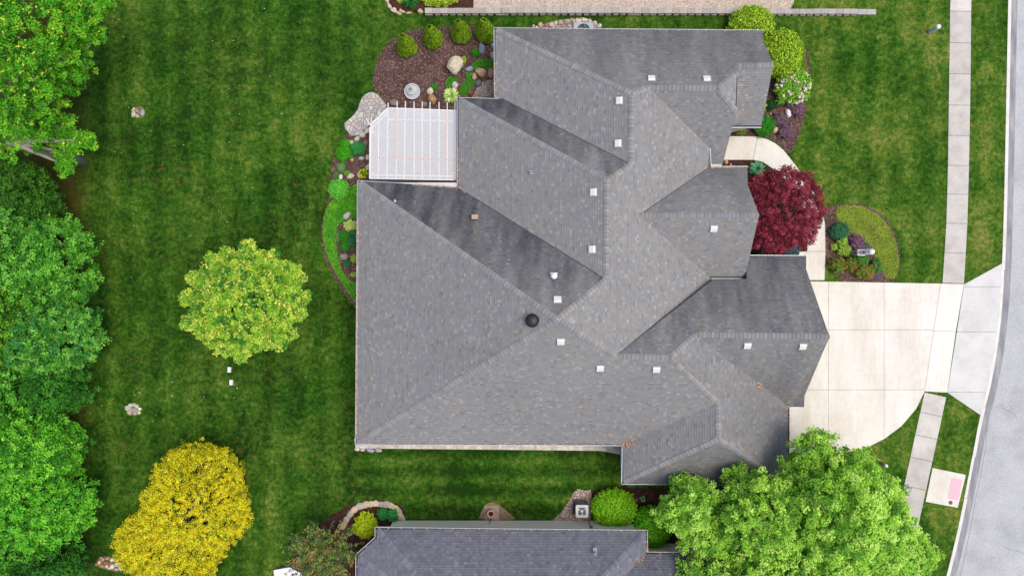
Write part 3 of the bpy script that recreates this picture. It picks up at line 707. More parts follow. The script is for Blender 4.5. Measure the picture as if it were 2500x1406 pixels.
litter(lerp(rv['P3'], rv['W2b'], .55), rv['W2b'], (0, 1, 0), gobj['P3W2b'], 300, .06)
litter(rv['W2b'], lerp(rv['W2b'], rv['P2'], .45), (-1, 0, 0), gobj['W2bP2'], 200, .05)
litter(rv['K3'], Vector((rv['V1'].x, rv['V1'].y, rv['K3'].z + .12)), (1, 0, 0), gobj['K3V1'], 220, .06)
litter(rv['K3'], rv['g2a'], (0, 1, 0), gobj['K3g2a'], 160, .03)
litter(rv['SEc'], rv['E2a'], (1, 0, 0), gobj['SEcE2a'], 700, .05, lit2)
litter(rv['SWc'], rv['SEc'], (0, -1, 0), gobj['SWcSEc'], 350, .04, lit2 + [A(220, 190, 170)])
litter(rv['SW'], rv['Q5'], (0, -1, 0), gobj['SWQ5'], 260, .03, [A(170, 150, 140), A(220, 200, 185)])
litter(rv['A'], rv['B'], (0, 1, 0), gobj['AB'], 160, .03, [A(190, 150, 130), A(220, 200, 185)])
def pile(px, py, f, n, dirpx, spread, cols=None):
    p = f.at(px, py); q = f.at(px + dirpx[0], py + dirpx[1]); litter(p, q, (p - q).cross(Vector((0, 0, 1))), roof, n, spread, cols, .05, .07)
OR = [A(196, 158, 130), A(170, 128, 104), A(220, 194, 172), A(140, 104, 86)]
pile(1119, 458, faces['W2'], 120, (16, 16), .25, OR); pile(1516, 1086, faces['S'], 150, (26, -14), .2, OR); pile(1849, 934, faces['E2'], 45, (16, 12), .12, OR); pile(1921, 990, faces['E2'], 60, (4, 6), .2, OR); pile(1733, 404, faces['E'], 80, (-2, 3), .2, OR); pile(962, 489, faces['N3'], 12, (6, 4), .08, [A(230, 220, 210)])
# box vents, pipes, dome and finial
def on_roof(px, py, fname): return faces[fname].at(px, py), faces[fname].normal(), Vector((faces[fname].g[0], faces[fname].g[1], 0)).normalized()
def box_vent(px, py, fname, parent):
    """louvred slant-top attic vent: flange, hood with low front"""
    p, nrm, up = on_roof(px, py, fname); g = math.hypot(*faces[fname].g); upv = (up + Vector((0, 0, g))).normalized(); lat = upv.cross(nrm).normalized()
    def loc(a, b, c): return p + lat * a + upv * b + nrm * c
    s = .21; vs = []
    prof = [(-.21, .02), (-.21, .1), (-.15, .145), (.12, .13), (.21, .06), (.21, .02)]
    for x in (-s, s): vs += [loc(x, b, c) for b, c in prof]
    k = len(prof); fs = [tuple(range(k - 1, -1, -1)), tuple(range(k, 2 * k))] + [(i, i + 1, k + i + 1, k + i) for i in range(k - 1)]
    v = mesh_obj('box_vent', vs, fs, M_metalw, parent)
    fl = [loc(-.27, -.25, .022), loc(.27, -.25, .022), loc(.27, .29, .022), loc(-.27, .29, .022)]
    lo = [q - nrm * .012 for q in fl]; mesh_obj('flange', fl + lo, [(0, 1, 2, 3), (4, 5, 1, 0), (5, 6, 2, 1), (6, 7, 3, 2), (7, 4, 0, 3)], M_metalgrey, v)
    ln = [loc(-.18, -.214, .03), loc(.18, -.214, .03), loc(.18, -.214, .085), loc(-.18, -.214, .085)]; mesh_obj('louvre', ln, [(0, 1, 2, 3)], M_black, v)
M_metalgrey = plain('flashing_grey', A(150, 152, 158), .5)
for px, py, f in ((1590, 193, 'N1'), (1725, 194, 'N1'), (1512, 247, 'W1'), (1509, 351, 'W1'), (1449, 470, 'W2'), (1446, 609, 'W2'), (1361, 732, 'N3'), (1369, 833, 'S'), (1465, 898, 'S'), (1602, 901, 'S'), (1742, 558, 'g2S'), (1824, 843, 'GS'), (1959, 845, 'GS')): box_vent(px, py, f, roof)
def pipe_vent(p, r, h, m, parent, capm=None, flash=.24):
    o = MB(); o.lathe(p, [(r, -.1), (r, h), (r * .8, h), (r * .8, h - .06)], 14); v = o.build('pipe_vent', m, parent, smooth=False)
    f = MB(); f.box(p + Vector((0, 0, .05)), flash, flash, .03); f.build('flashing', M_metalgrey if capm is None else m, v)
    if capm: c = MB(); c.lathe(p + Vector((0, 0, h)), [(r * 1.5, 0), (r * 1.5, .06), (r * .9, .13), (.01, .14)], 16); c.build('vent_cap', capm, v)
    else:
        c = MB(); c.lathe(p + Vector((0, 0, h - .05)), [(r * .8, 0), (.01, .005)], 12); c.build('vent_opening', M_black, v)
pipe_vent(on_roof(1296, 422, 'W2')[0], .08, .32, M_white, roof); pipe_vent(on_roof(1352, 674, 'N3')[0], .12, .3, M_white, roof, M_white, .4)
p = on_roof(1160, 531, 'N3')[0]; mb = MB(); mb.box(p + Vector((0, 0, .12)), .34, .34, .42); v = mb.build('flue', M_black, roof); mb = MB(); mb.box(p + Vector((0, 0, .36)), .4, .3, .05); mb.build('flue_cap', plain('flue_cap_tan', A(196, 160, 136), .7), v)
p = on_roof(1299, 782, 'W3')[0]; mb = MB(); mb.lathe(p, [(.2, -.15), (.2, .2), (.37, .2), (.39, .26), (.34, .33), (.2, .39), (.01, .41)], 28); mb.build('dome_vent', M_black, roof, True)
M_fin = plain('finial_pale_metal', A(230, 222, 220), .5)
p = rv['T']; mb = MB(); mb.tube([p, p + Vector((0, 0, .45))], [.02, .012])
for a in range(6):
    t = a * 1.05 + .3; mb.tube([p + Vector((0, 0, .12 + .05 * (a % 3))), p + Vector((.2 * math.cos(t), .2 * math.sin(t), .2 + .07 * (a % 3)))], [.016, .012], 5)
mb.build('finial', M_fin, roof)
q = MB(); q.beam(P(1783, 315, 2.8), P(1796, 309, 2.7), .07, .07); q.build('downspout', M_gutter_white, house)
# ------------------------------------------------------------------ neighbour's house to the south
nb = {'A': (917, 1287, 3.0), 'B': (1579, 1294, 3.0), 'B2': (1580, 1347, 3.0), 'A2': (917, 1311, 3.0), 'A3': (870, 1353, 3.0), 'X': (976, 1433, 4.3), 'R1': (1130, 1538, 6.5), 'R2': (1356, 1538, 6.5), 'Vv': (1402, 1538, 5.85), 'E1': (1960, 1352, 3.0), 'E3': (1960, 1545, 5.85), 'W9': (870, 1640, 3.0), 'Wr': (1110, 1610, 6.5), 'S9': (1960, 1740, 3.0), 'S8': (870, 1740, 3.0)}
nv = {k: P(*v) for k, v in nb.items()}
c1 = P(1250, 1500, 0); nhouse = empty('house', (c1.x, c1.y, 0), 'house with dark blue-grey shingles behind a chamfered corner and an air conditioner', 'house')
nroof = bpy.data.objects.new('roof', None); COL.objects.link(nroof); nroof.parent = nhouse
NF = {'N': ('y', 'A B R2 R1', .45), 'Wst': ('x', 'A R1 X A2', 0), 'Ch': ('f', 'A2 X A3', .2), 'W': ('x', 'A3 X R1 Wr W9', 0), 'Ea': ('x', 'B B2 Vv R2', 0), 'N2': ('y', 'B2 E1 E3 Vv', .6)}
nfaces = {k: Face(k, t, [nv[x] for x in vs.split()]) for k, (t, vs, s) in NF.items()}
NSP = [A(118, 120, 134), A(124, 125, 137), A(128, 129, 140), A(131, 131, 140), A(134, 134, 142)]
geo = []
for i, (k, f) in enumerate(nfaces.items()):
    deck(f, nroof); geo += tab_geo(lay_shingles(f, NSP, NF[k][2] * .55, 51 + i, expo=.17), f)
back = Face('S', 'y', [nv[x] for x in 'Wr R1 R2 Vv E3 S9 S8'.split()]); deck(back, nroof)
def in_view(g): 
    v = g[0][0]; return v[1] > P(0, 1425, 3).y
vis = sorted([g for g in geo if in_view(g)], key=lambda g: -max(v[2] for v in g[0]))
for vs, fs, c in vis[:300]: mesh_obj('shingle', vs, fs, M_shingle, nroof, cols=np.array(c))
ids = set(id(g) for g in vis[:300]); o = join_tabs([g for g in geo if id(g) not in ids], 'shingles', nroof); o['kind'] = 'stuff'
caps = []
for e in 'A-R1 B-R2 A3-X R1-R2'.split():
    x, y = e.split('-'); ridge_caps(nv[x] + (nv[y] - nv[x]).normalized() * .2, nv[y], list(nfaces.values()), [np.array(c) * 1.03 for c in NSP], caps, .2, .19)
place_caps(caps, nroof)
for a, b, o in (('A', 'B', (0, 1, 0)), ('A2', 'A', (-1, 0, 0)), ('A3', 'A2', (-.68, .73, 0)), ('W9', 'A3', (-1, 0, 0)), ('B2', 'B', (1, 0, 0)), ('B2', 'E1', (0, 1, 0))):
    g = gutter(nv[a], nv[b], o, nroof, M_gutter_white, plain('trough_dark', A(70, 70, 78), .8), hangers=.85)
    if (a, b) == ('B2', 'B'): litter(nv[a], nv[a] + (nv[b] - nv[a]) * .3, o, g, 60, .06, OR)
for t0, t1 in ((.03, .18), (.5, .62)):
    q = nfaces['N2']; a = nv['B2'] + (nv['Vv'] - nv['B2']) * t0; b = nv['B2'] + (nv['Vv'] - nv['B2']) * t1; litter(a, b, (1, 0, 0), nroof, 50, .12, OR, .06, .07)
M_side2 = mottled('siding_grey', [(.3, A(236, 226, 206, 1.1)), (.7, A(244, 234, 214, 1.1))], 1, 5, .05, .7, .1, stretch=(1, 1, 14))
wy = P(0, 1270, 0).y; wx0 = P(960, 1270, 0).x; wx1 = nv['B'].x - .5; wy2 = nv['B2'].y - .55
wl = [(wx0, wy), (wx1, wy), (wx1, wy2), (nv['E1'].x - .5, wy2), (nv['E1'].x - .5, nv['S9'].y + .6), (nv['W9'].x + .6, nv['S9'].y + .6), (nv['A3'].x + .6, nv['A3'].y - .5), (nv['A2'].x + .55, nv['A2'].y - .3)]
n = len(wl); mb = MB(); mb.add([(p[0], p[1], -.05) for p in wl] + [(p[0], p[1], 2.95) for p in wl], [((i + 1) % n, i, n + i, n + (i + 1) % n)[::-1] for i in range(n)]); mb.build('wall', M_side2, nhouse)
p = nfaces['N'].at(1452, 1346); mb = MB(); mb.lathe(p, [(.085, -.1), (.085, .45), (.065, .45), (.06, .3)], 14); v = mb.build('pipe_vent', plain('pipe_grey', A(190, 192, 196), .4, .3), nroof)
mb = MB(); mb.box(p + Vector((0, .12, .1)), .26, .4, .03); mb.build('flashing', M_metalgrey, v)
# ================================================================== plants
def leaf_cloud(name, C, Nrm, size, cols, m=None, parent=None, aspect=.62):
    """one folded four-cornered leaf per point, all in one crown mesh"""
    n = len(C); C = np.asarray(C, float); Nn = Nrm / (np.linalg.norm(Nrm, axis=1, keepdims=True) + 1e-9)
    rv_ = rng.normal(size=(n, 3)); T = np.cross(Nn, rv_); T /= (np.linalg.norm(T, axis=1, keepdims=True) + 1e-9); B = np.cross(Nn, T)
    s = np.asarray(size)[:, None] * .5; V = np.empty((n, 4, 3))
    V[:, 0] = C - T * s; V[:, 1] = C + B * s * aspect + Nn * s * .18; V[:, 2] = C + T * s; V[:, 3] = C - B * s * aspect + Nn * s * .18
    V = V.reshape(-1, 3)
    if parent is not None: V = V - np.array(wloc(parent))
    me = bpy.data.meshes.new(name); me.vertices.add(4 * n); me.vertices.foreach_set('co', V.astype(np.float32).ravel())
    me.loops.add(4 * n); me.loops.foreach_set('vertex_index', np.arange(4 * n, dtype=np.int32)); me.polygons.add(n)
    me.polygons.foreach_set('loop_start', np.arange(0, 4 * n, 4, dtype=np.int32))
    a = me.color_attributes.new('Col', 'FLOAT_COLOR', 'POINT'); c = np.ones((4 * n, 4), np.float32); c[:, :3] = np.repeat(np.clip(cols, 0, .9), 4, 0); a.data.foreach_set('color', c.ravel())
    me.update(calc_edges=True); me.validate()
    return link(name, me, m or M_leaf, parent)
def pick(pal, n, wts=None, jit=.16):
    pal = np.array(pal); i = rng.choice(len(pal), n, p=None if wts is None else np.array(wts) / sum(wts)); return pal[i] * rng.uniform(1 - jit, 1 + jit, (n, 1))
def unit(n, zmin=-1.0):
    z = rng.uniform(zmin, 1, n); a = rng.uniform(0, 2 * math.pi, n); r = np.sqrt(1 - z * z); return np.stack([r * np.cos(a), r * np.sin(a), z], 1)
GA = math.pi * (3 - math.sqrt(5))
def fib(n, zmin):
    i = np.arange(n) + .5; z = 1 - (1 - zmin) * i / n; r = np.sqrt(1 - z * z); a = GA * i; return np.stack([r * np.cos(a), r * np.sin(a), z], 1)
def clumps_to_leaves(cc, cr, per, lsize, pal, wts, tip=None, tip_p=.0, up=1.1, jit=.16, flat=.7):
    cc = np.asarray(cc); n = len(cc); per_i = np.maximum(6, (per * (np.asarray(cr) / np.mean(cr)) ** 2)).astype(int); idx = np.repeat(np.arange(n), per_i); m = len(idx)
    d = unit(m); rad = np.asarray(cr)[idx] * rng.random(m) ** .45; C = cc[idx] + d * rad[:, None] * np.array([1, 1, flat])
    base = pick(pal, n, wts, .08)[idx] * rng.uniform(1 - jit, 1 + jit, (m, 1))
    if tip is not None:
        tf = (rng.random(n) ** 2 * 3 * tip_p)[idx]; k = (rng.random(m) < tf) & (d[:, 2] > -.1); base[k] = pick(tip, k.sum(), None, .15)
    Nr = d * .6 + np.array([0, 0, up]) + rng.normal(size=(m, 3)) * .45
    return C, Nr, rng.uniform(.7, 1.25, m) * lsize, base
def tree(name, bx, by, label, cx, cy, cz, rx, ry, rz, nb, per, lsize, pal, wts=None, tip=None, tip_p=0, group=None, cl=.5, trunk_r=.16, inner=.2, up=1.1, zmin=-.35, cat='tree', spiky=.35, nclump=5, bark=None, limbs=True, straight=False):
    """tapered trunk, limbs reaching out to every foliage clump, crown of leaves"""
    root = empty(name, (bx, by, 0), label, cat, group); top = Vector((cx, cy, cz)); tb = MB()
    mid = Vector((bx * .6 + cx * .4, by * .6 + cy * .4, cz * .45)); tb.tube([(bx, by, -.1), (bx * .85 + cx * .15, by * .85 + cy * .15, cz * .2), mid, top, top + Vector((0, 0, rz * .5))], [trunk_r * 1.3, trunk_r, trunk_r * .8, trunk_r * .5, trunk_r * .15], 8)
    if straight: mid = Vector((bx, by, cz * .6)); tb = MB(); tb.tube([(bx, by, -.1), (bx, by, cz * .3), mid, (bx - .1, by + .15, cz * 1.05)], [trunk_r * 1.2, trunk_r, trunk_r * .85, trunk_r * .5], 10)
    dirs = fib(nb, zmin) + rng.normal(size=(nb, 3)) * .13; cc = []; cr = []
    for d in dirs:
        ln = rnd.uniform(1 - spiky, 1.08); end = np.array([cx, cy, cz]) + d * np.array([rx, ry, rz]) * ln; st_ = np.array([cx, cy, cz - rz * .25])
        pr = (end - st_); side = np.cross(pr, [0, 0, 1.0]); side /= (np.linalg.norm(side) + 1e-9)
        for k in range(nclump):
            f = inner + (1 - inner) * (k + 1) / nclump; w_ = cl * (1.3 - .85 * f) * rnd.uniform(.8, 1.15)
            cc.append(st_ + pr * f + side * rnd.uniform(-1, 1) * cl * .6 * (1.15 - f) + np.array([0, 0, rnd.uniform(-.2, .2)])); cr.append(w_)
        if limbs: tb.tube([mid.lerp(top, rnd.uniform(.2, .95)), Vector(st_ + pr * .5), Vector(end)], [trunk_r * .3, trunk_r * .16, .012], 5)
    tb.build('trunk', bark or M_bark, root, True)
    C, Nr, S, Cl = clumps_to_leaves(cc, cr, per, lsize, pal, wts, tip, tip_p, up); k = C[:, 2] > .05
    leaf_cloud('crown', C[k], Nr[k], S[k], Cl[k], M_leaf, root); return root
def tufts(pos, ar, sp_, seed):
    """height above the crease: one at a tuft's tip, falling off between tufts"""
    m = max(3, int(ar / (sp_ * sp_))); c = pos[np.random.default_rng(int(seed) % 9999).choice(len(pos), min(m, len(pos)), replace=False)]
    dd = np.sqrt(((pos[:, None] - c[None]) ** 2).sum(2)).min(1); return np.exp(-(dd / (sp_ * .5)) ** 2) - .55
def not_buried(cc, ell, lim=.80, deep=.6):
    """drop clumps hidden deep inside the other lobes"""
    near = np.full(len(cc), 9.0); second = np.full(len(cc), 9.0)
    for q, r, rz in ell:
        nd = np.sqrt((((cc - np.array(q)) / np.array([r, r, rz])) ** 2).sum(1)); second = np.minimum(second, np.maximum(near, nd)); near = np.minimum(near, nd)
    return (near > deep) & ~((near < lim) & (second < 1.02))
def lobe_tree(name, label, lobes, base, pal, wts=None, tip=None, tip_p=0, group=None, cat='tree', lsize=.12, cr=.27, per=66, cover=1.45, rough=.22, trunk_r=.16, bark=None, zmin=-.5, up=1.0, jit=.2, spray=.0, straight=0, tuft_sp=.6, tuft_h=.34, shrink=1.0):
    lobes = [(l[0], l[1], l[2] * shrink, l[3], l[4]) for l in lobes]
    """crown of several domed lobes (px, py, radius px, height, half depth); every lobe is a skin of leafy clumps on a limb"""
    b = P(*base); root = empty(name, (b.x, b.y, 0), label, cat, group); tb = MB(); zc = float(np.mean([l[3] for l in lobes])); cx = float(np.mean([P(l[0], l[1], l[3]).x for l in lobes])); cy = float(np.mean([P(l[0], l[1], l[3]).y for l in lobes]))
    fork = Vector((b.x * .5 + cx * .5, b.y * .5 + cy * .5, zc * .5)); tb.tube([(b.x, b.y, -.1), (b.x * .8 + cx * .2, b.y * .8 + cy * .2, zc * .25), fork], [trunk_r * 1.3, trunk_r, trunk_r * .8], 8)
    if straight: fork = Vector((b.x, b.y, straight)); tb = MB(); tb.tube([(b.x, b.y, -.1), (b.x, b.y, straight * .5), fork], [trunk_r * 1.25, trunk_r, trunk_r * .75], 10)
    cc = []; rr = []
    for px, py, rp, hc, rz in lobes:
        q = P(px, py, hc); r = PX(rp, hc); tb.tube([fork, fork.lerp(q, .6) + Vector((0, 0, -.2)), q], [trunk_r * .6, trunk_r * .35, .03], 6)
        for shell, cv in ((1.0, cover), (.86, cover * .8), (.64, cover * .6)):
            ar = 2 * math.pi * (1 - zmin) * ((r * r + 2 * r * rz) / 3) * shell ** 2; n = max(8, int(cv * ar / (math.pi * cr * cr))); d = fib(n, zmin) + rng.normal(size=(n, 3)) * .08
            pos = np.array(q)[None] + d * np.array([r, r, rz]) * shell; ns = np.array([noise.noise(Vector(p) * .9 + Vector((px, 0, 0))) + .6 * noise.noise(Vector(p) * 2.1) for p in pos])
            pos = np.array(q)[None] + d * np.array([r, r, rz]) * (shell * (1 + rough * ns * min(1, 1.4 / r) * 1.6) * rng.uniform(.92, 1.04, n))[:, None]
            if shell == 1 and tuft_h:      # upright leafy tufts with creases between them
                pos = pos + d * tufts(pos, ar, tuft_sp, px + py)[:, None] * tuft_h * min(1, r / .9)
            cc.append(pos); rr.append(cr * rng.uniform(.7, 1.2, n) * (1 if shell == 1 else 1.2))
            if shell == 1 and spray:
                k = rng.random(n) < spray; cc.append(np.array(q)[None] + d[k] * np.array([r, r, rz]) * rng.uniform(1.04, 1.16, (k.sum(), 1))); rr.append(np.full(k.sum(), cr * .6))
                for e in cc[-1][::4]: tb.tube([q, Vector(e)], [.025, .008], 4)
    tb.build('trunk', bark or M_bark, root, True); cc = np.vstack(cc); rr = np.concatenate(rr); k = (cc[:, 2] > .25) & not_buried(cc, [(P(l[0], l[1], l[3]), PX(l[2], l[3]), l[4]) for l in lobes]); cc = cc[k]; rr = rr[k]
    C, Nr, S_, Cl = clumps_to_leaves(cc, rr, per, lsize, pal, wts, tip, tip_p, up, jit, .75); k = C[:, 2] > .04
    leaf_cloud('crown', C[k], Nr[k], S_[k], Cl[k], M_leaf, root); return root
def pxtree(name, px, py, rpx, hc, rzm, label, **kw):
    """crown centre given as a pixel at the crown's own height"""
    c = P(px, py, hc); s = (H - hc) / F; rx, ry = (rpx if isinstance(rpx, tuple) else (rpx, rpx)); b = kw.pop('base', None)
    bx, by = (c.x, c.y) if b is None else tuple(P(*b))[:2]
    return tree(name, bx, by, label, c.x, c.y, hc, rx * s, ry * s, rzm, **kw)
def shrub(name, px, py, rpx, hgt, label, pal, wts=None, lsize=.075, dens=1.0, tip=None, tip_p=0, group=None, lump=.12, freq=2.2, cat='shrub', up=.5, squash=None, flowers=None, mat=None, stems=True):
    """rounded bush: woody stems and a skin of leaves several layers deep"""
    rx, ry = (rpx if isinstance(rpx, tuple) else (rpx, rpx)); c = P(px, py, hgt * .5); s = (H - hgt * .5) / F; rx *= s; ry *= s
    root = empty(name, (c.x, c.y, 0), label, cat, group)
    if stems:
        tb = MB()
        for k in range(5):
            a = k * 1.26 + rnd.random(); tb.tube([(c.x + .04 * math.cos(a), c.y + .04 * math.sin(a), -.03), (c.x + rx * .3 * math.cos(a), c.y + ry * .3 * math.sin(a), hgt * .4), (c.x + rx * .6 * math.cos(a), c.y + ry * .6 * math.sin(a), hgt * .72)], [.03, .02, .008], 5)
        tb.build('stem', M_bark, root)
    area = 2 * math.pi * ((rx * ry) + .6 * (rx + ry) * hgt * .5); n = int(min(26000, max(120, dens * area / (lsize * lsize * .31) * 2.6)))
    d = unit(n, -.55); rz = hgt * .56; ns = np.array([noise.noise(Vector((q[0] * freq + px, q[1] * freq + py, q[2] * freq))) for q in d]); f2 = max(3.0, min(rx, ry) / .16); ns2 = np.array([noise.noise(Vector((q[0] * f2 + px, q[1] * f2, q[2] * f2 * hgt * .56 / min(rx, ry)))) for q in d])
    rad = (1 + lump * ns * 1.6 + min(.3, .15 / min(rx, ry)) * ns2 * 1.7) * (1 - .28 * rng.random(n) ** 1.3)
    C = d * rad[:, None] * np.array([rx, ry, rz]) + np.array([c.x, c.y, hgt * .46]); k = C[:, 2] > .01
    cols = pick(pal, n, wts, .18)
    if tip is not None:
        t = (rng.random(n) < tip_p) & (rad > .9); cols[t] = pick(tip, t.sum(), None, .15)
    Nr = d * .7 + np.array([0, 0, up]) + rng.normal(size=(n, 3)) * .75
    leaf_cloud('foliage', C[k], Nr[k], rng.uniform(.7, 1.3, n)[k] * lsize, cols[k], mat or M_leafd, root)
    if flowers:
        fl, fn, fs = flowers
        for i in range(fn):
            q = unit(1, .1)[0]; f = np.array([rx, ry, rz]) * q * 1.02 + np.array([c.x, c.y, hgt * .46]); m = 26; u = unit(m)
            leaf_cloud('flower_head', f + u * fs * .5, u + .2, np.full(m, fs * .55), pick(fl, m), M_leafd, root, .9)
    return root
def ground_cover(label, poly, n, pal, lsize=.07, hgt=.1, wts=None, tip=None, tip_p=0):
    q = sample_poly(poly, n); ns = np.array([noise.noise(Vector((a * 1.3, b * 1.3, 3))) for a, b in q]); ns2 = np.array([noise.noise(Vector((a * 4, b * 4, 9))) for a, b in q])
    C = np.stack([q[:, 0], q[:, 1], .02 + hgt * (.6 + .5 * ns + .35 * ns2) * rng.uniform(.5, 1, n)], 1); cols = pick(pal, n, wts, .2) * (1 + .25 * ns[:, None])
    if tip is not None: t = (rng.random(n) < tip_p * (1 + 2 * ns)); cols[t] = pick(tip, t.sum(), None, .15)
    o = leaf_cloud('ground_cover', C, rng.normal(size=(n, 3)) * .5 + np.array([0, 0, 1]), rng.uniform(.7, 1.3, n) * lsize, cols, M_leafd); tag(o, label, 'ground cover', kind='stuff'); return o
def tuft(name, px, py, rpx, hgt, label, pal, n=160, wd=.03, cat='plant', group=None):
    """arching strap leaves from one crown"""
    b = P(px, py, 0); s = H / F; r = rpx * s; V = []; FA = []; C = []
    root = None
    for i in range(n):
        a = rnd.uniform(0, 6.28); ln = r * rnd.uniform(.55, 1.05); hh = hgt * rnd.uniform(.6, 1); w_ = wd * rnd.uniform(.7, 1.3); ca, sa = math.cos(a), math.sin(a); c = np.array(rnd.choice(pal)) * rnd.uniform(.8, 1.2); k = len(V)
        for f, z, ww in ((.05, .02, .6), (.4, hh * .8, 1), (.75, hh * .95, .8), (1, hh * .7, .12)): V += [(b.x + ca * ln * f - sa * w_ * ww, b.y + sa * ln * f + ca * w_ * ww, z), (b.x + ca * ln * f + sa * w_ * ww, b.y + sa * ln * f - ca * w_ * ww, z)]
        FA += [(k + 2 * j, k + 2 * j + 1, k + 2 * j + 3, k + 2 * j + 2) for j in range(3)]; C += [c] * 8
    e = empty(name, (b.x, b.y, 0), label, cat, group); mesh_obj('leaves', V, FA, M_leafd, e, cols=np.clip(np.array(C), 0, .85)); return e
def conifer(px, py, rpx, hgt, label, group):
    """dense clipped cone of upright sprays"""
    b = P(px, py, 0); r = PX(rpx); root = empty('arborvitae', (b.x, b.y, 0), label, 'conifer', group); tb = MB(); tb.tube([(b.x, b.y, -.05), (b.x, b.y, hgt * .8)], [.05, .015], 6); tb.build('trunk', M_bark, root)
    n = 7000; t = 1 - np.sqrt(1 - .995 * rng.random(n)); prof = np.minimum(1, .72 + t * 2.2) * (1 - t) ** .72 + .02; a = rng.uniform(0, 2 * math.pi, n)
    ns = np.array([noise.noise(Vector((math.cos(q) * 3 + px, math.sin(q) * 3, z * 5))) for q, z in zip(a, t)])
    rr = r * prof * (1 + .16 * ns) * (1 - .22 * rng.random(n) ** 2); C = np.stack([b.x + rr * np.cos(a), b.y + rr * np.sin(a), .05 + t * hgt], 1)
    Nr = np.stack([np.cos(a), np.sin(a), np.full(n, .35)], 1) + rng.normal(size=(n, 3)) * .45
    leaf_cloud('foliage', C, Nr, rng.uniform(.08, .14, n), pick([AF(104, 138, 14), AF(126, 158, 26), AF(70, 102, 8), AF(140, 166, 40)], n, None, .2), M_leafd, root, .5)
# --- palettes
G_MAPLE = [AF(86, 156, 26), AF(66, 138, 18), AF(112, 172, 36), AF(46, 106, 14)]
G_WOOD = [AF(88, 158, 46), AF(70, 138, 34), AF(108, 174, 58), AF(46, 104, 24)]
G_BLUE = [AF(96, 160, 54), AF(78, 144, 44), AF(114, 174, 68), AF(54, 114, 30)]
G_BRIGHT = [AF(98, 172, 38), AF(80, 154, 30), AF(122, 190, 54), AF(48, 112, 20)]
G_LIGHT = [AF(148, 190, 66), AF(126, 174, 50), AF(170, 204, 90), AF(78, 132, 30)]
G_DARK = [AF(54, 104, 22), AF(68, 122, 28), AF(40, 82, 14)]
LIME = [AF(142, 172, 26), AF(160, 188, 44), AF(108, 150, 18), AF(178, 198, 66), AF(80, 124, 14)]
# --- large trees of the back lawn edge
L = [(50, 50, 112, 8.5, 2.2), (20, 175, 100, 8.0, 2.2), (30, 285, 72, 6.5, 1.7), (140, 45, 56, 7.2, 1.3), (120, 150, 60, 7.0, 1.3), (190, 35, 34, 6.4, .8), (225, 22, 26, 6.0, .6), (252, 8, 20, 5.8, .5), (178, 88, 34, 6.4, .8), (212, 72, 22, 6.0, .5), (240, 84, 16, 5.8, .4), (170, 140, 28, 6.2, .6), (192, 172, 20, 5.8, .5), (150, 205, 26, 6.0, .6), (110, 240, 40, 5.8, .9), (90, 305, 44, 5.2, 1.0), (140, 330, 28, 4.6, .6), (185, 345, 22, 4.2, .5), (212, 342, 14, 4.0, .4), (160, 372, 24, 4.2, .5), (160, 405, 18, 4.0, .4), (72, 340, 26, 4.6, .6), (-30, 320, 50, 5.4, 1.2), (160, 300, 16, 4.6, .4), (-30, 20, 110, 8.5, 2.2)]
lobe_tree('maple_tree', 'tall maple with a pale trunk showing below its loose yellow-green boughs', L, (200, 396), G_MAPLE, [4, 4, 3, 2], [AF(196, 196, 48), AF(206, 200, 70), AF(166, 190, 46)], .07, lsize=.15, cr=.28, per=46, tuft_h=.45, rough=.42, trunk_r=.32, bark=M_bark_pale, spray=.2, cover=1.15, straight=7.0)
wood = 'trees of the wood edge behind the lawn'
def wt(px, py, r, hc, rz, label, nb, pal, tip=None, tip_p=0, spiky=None):
    rx, ry = r; L = [(px, py, min(rx, ry) * .72, hc + .6, rz * .85)]; m = 5 + int((rx + ry) / 40)
    for i in range(m):
        a = i * 2 * math.pi / m + rnd.uniform(-.3, .3); L.append((px + rx * .56 * math.cos(a), py + ry * .56 * math.sin(a), min(rx, ry) * rnd.uniform(.38, .5), hc * rnd.uniform(.7, 1.05), rz * .72))
    lobe_tree('wood_tree', label, L, (px + 12, py), pal, tip=tip, tip_p=tip_p, group=wood, lsize=.148, cr=.27, per=32, spray=.06, jit=.24, tuft_sp=.7, tuft_h=.45)
wt(25, 480, (100, 92), 3.2, 3.0, 'low dark green tree in the wood just below the pale leaning trunk', 60, G_DARK + [AF(58, 106, 26)])
wt(92, 512, (48, 48), 2.6, 2.3, 'small dark bushy tree squeezed between two larger crowns of the wood', 34, G_DARK)
wt(5, 612, (105, 108), 4.2, 4.0, 'blue-green tree standing deepest in the wood behind the bough over the lawn', 66, G_BLUE)
wt(130, 650, (96, 112), 3.4, 3.2, 'mid green tree of the wood with one bough reaching out over the lawn', 78, G_WOOD, tip=[AF(130, 170, 40)], tip_p=.06, spiky=.34)
wt(130, 828, (108, 96), 3.2, 3.0, 'cool bluish green tree of the wood facing the round maple', 78, G_BLUE + [AF(56, 128, 60)])
wt(15, 800, (85, 115), 3.8, 3.6, 'yellowish green tree behind the cool bluish one in the wood', 56, [AF(74, 130, 26), AF(96, 150, 36), AF(54, 108, 22)])
wt(128, 948, (88, 70), 2.8, 2.6, 'darker small crowned tree of the wood facing the pale flat stones', 52, [AF(50, 116, 26), AF(38, 92, 18), AF(66, 132, 34)])
wt(68, 1085, (125, 104), 3.6, 3.4, 'bright fresh green tree of the wood with light rounded clumps', 88, G_BRIGHT)
wt(82, 1240, (150, 108), 3.4, 3.2, 'widest bright green tree of the wood opposite the golden cypress', 104, G_BRIGHT + [AF(88, 166, 40)])
wt(108, 1385, (104, 74), 2.6, 2.4, 'dark green tree of the wood facing the heap of pale stones', 60, [AF(40, 98, 22), AF(30, 78, 16), AF(54, 116, 28)])
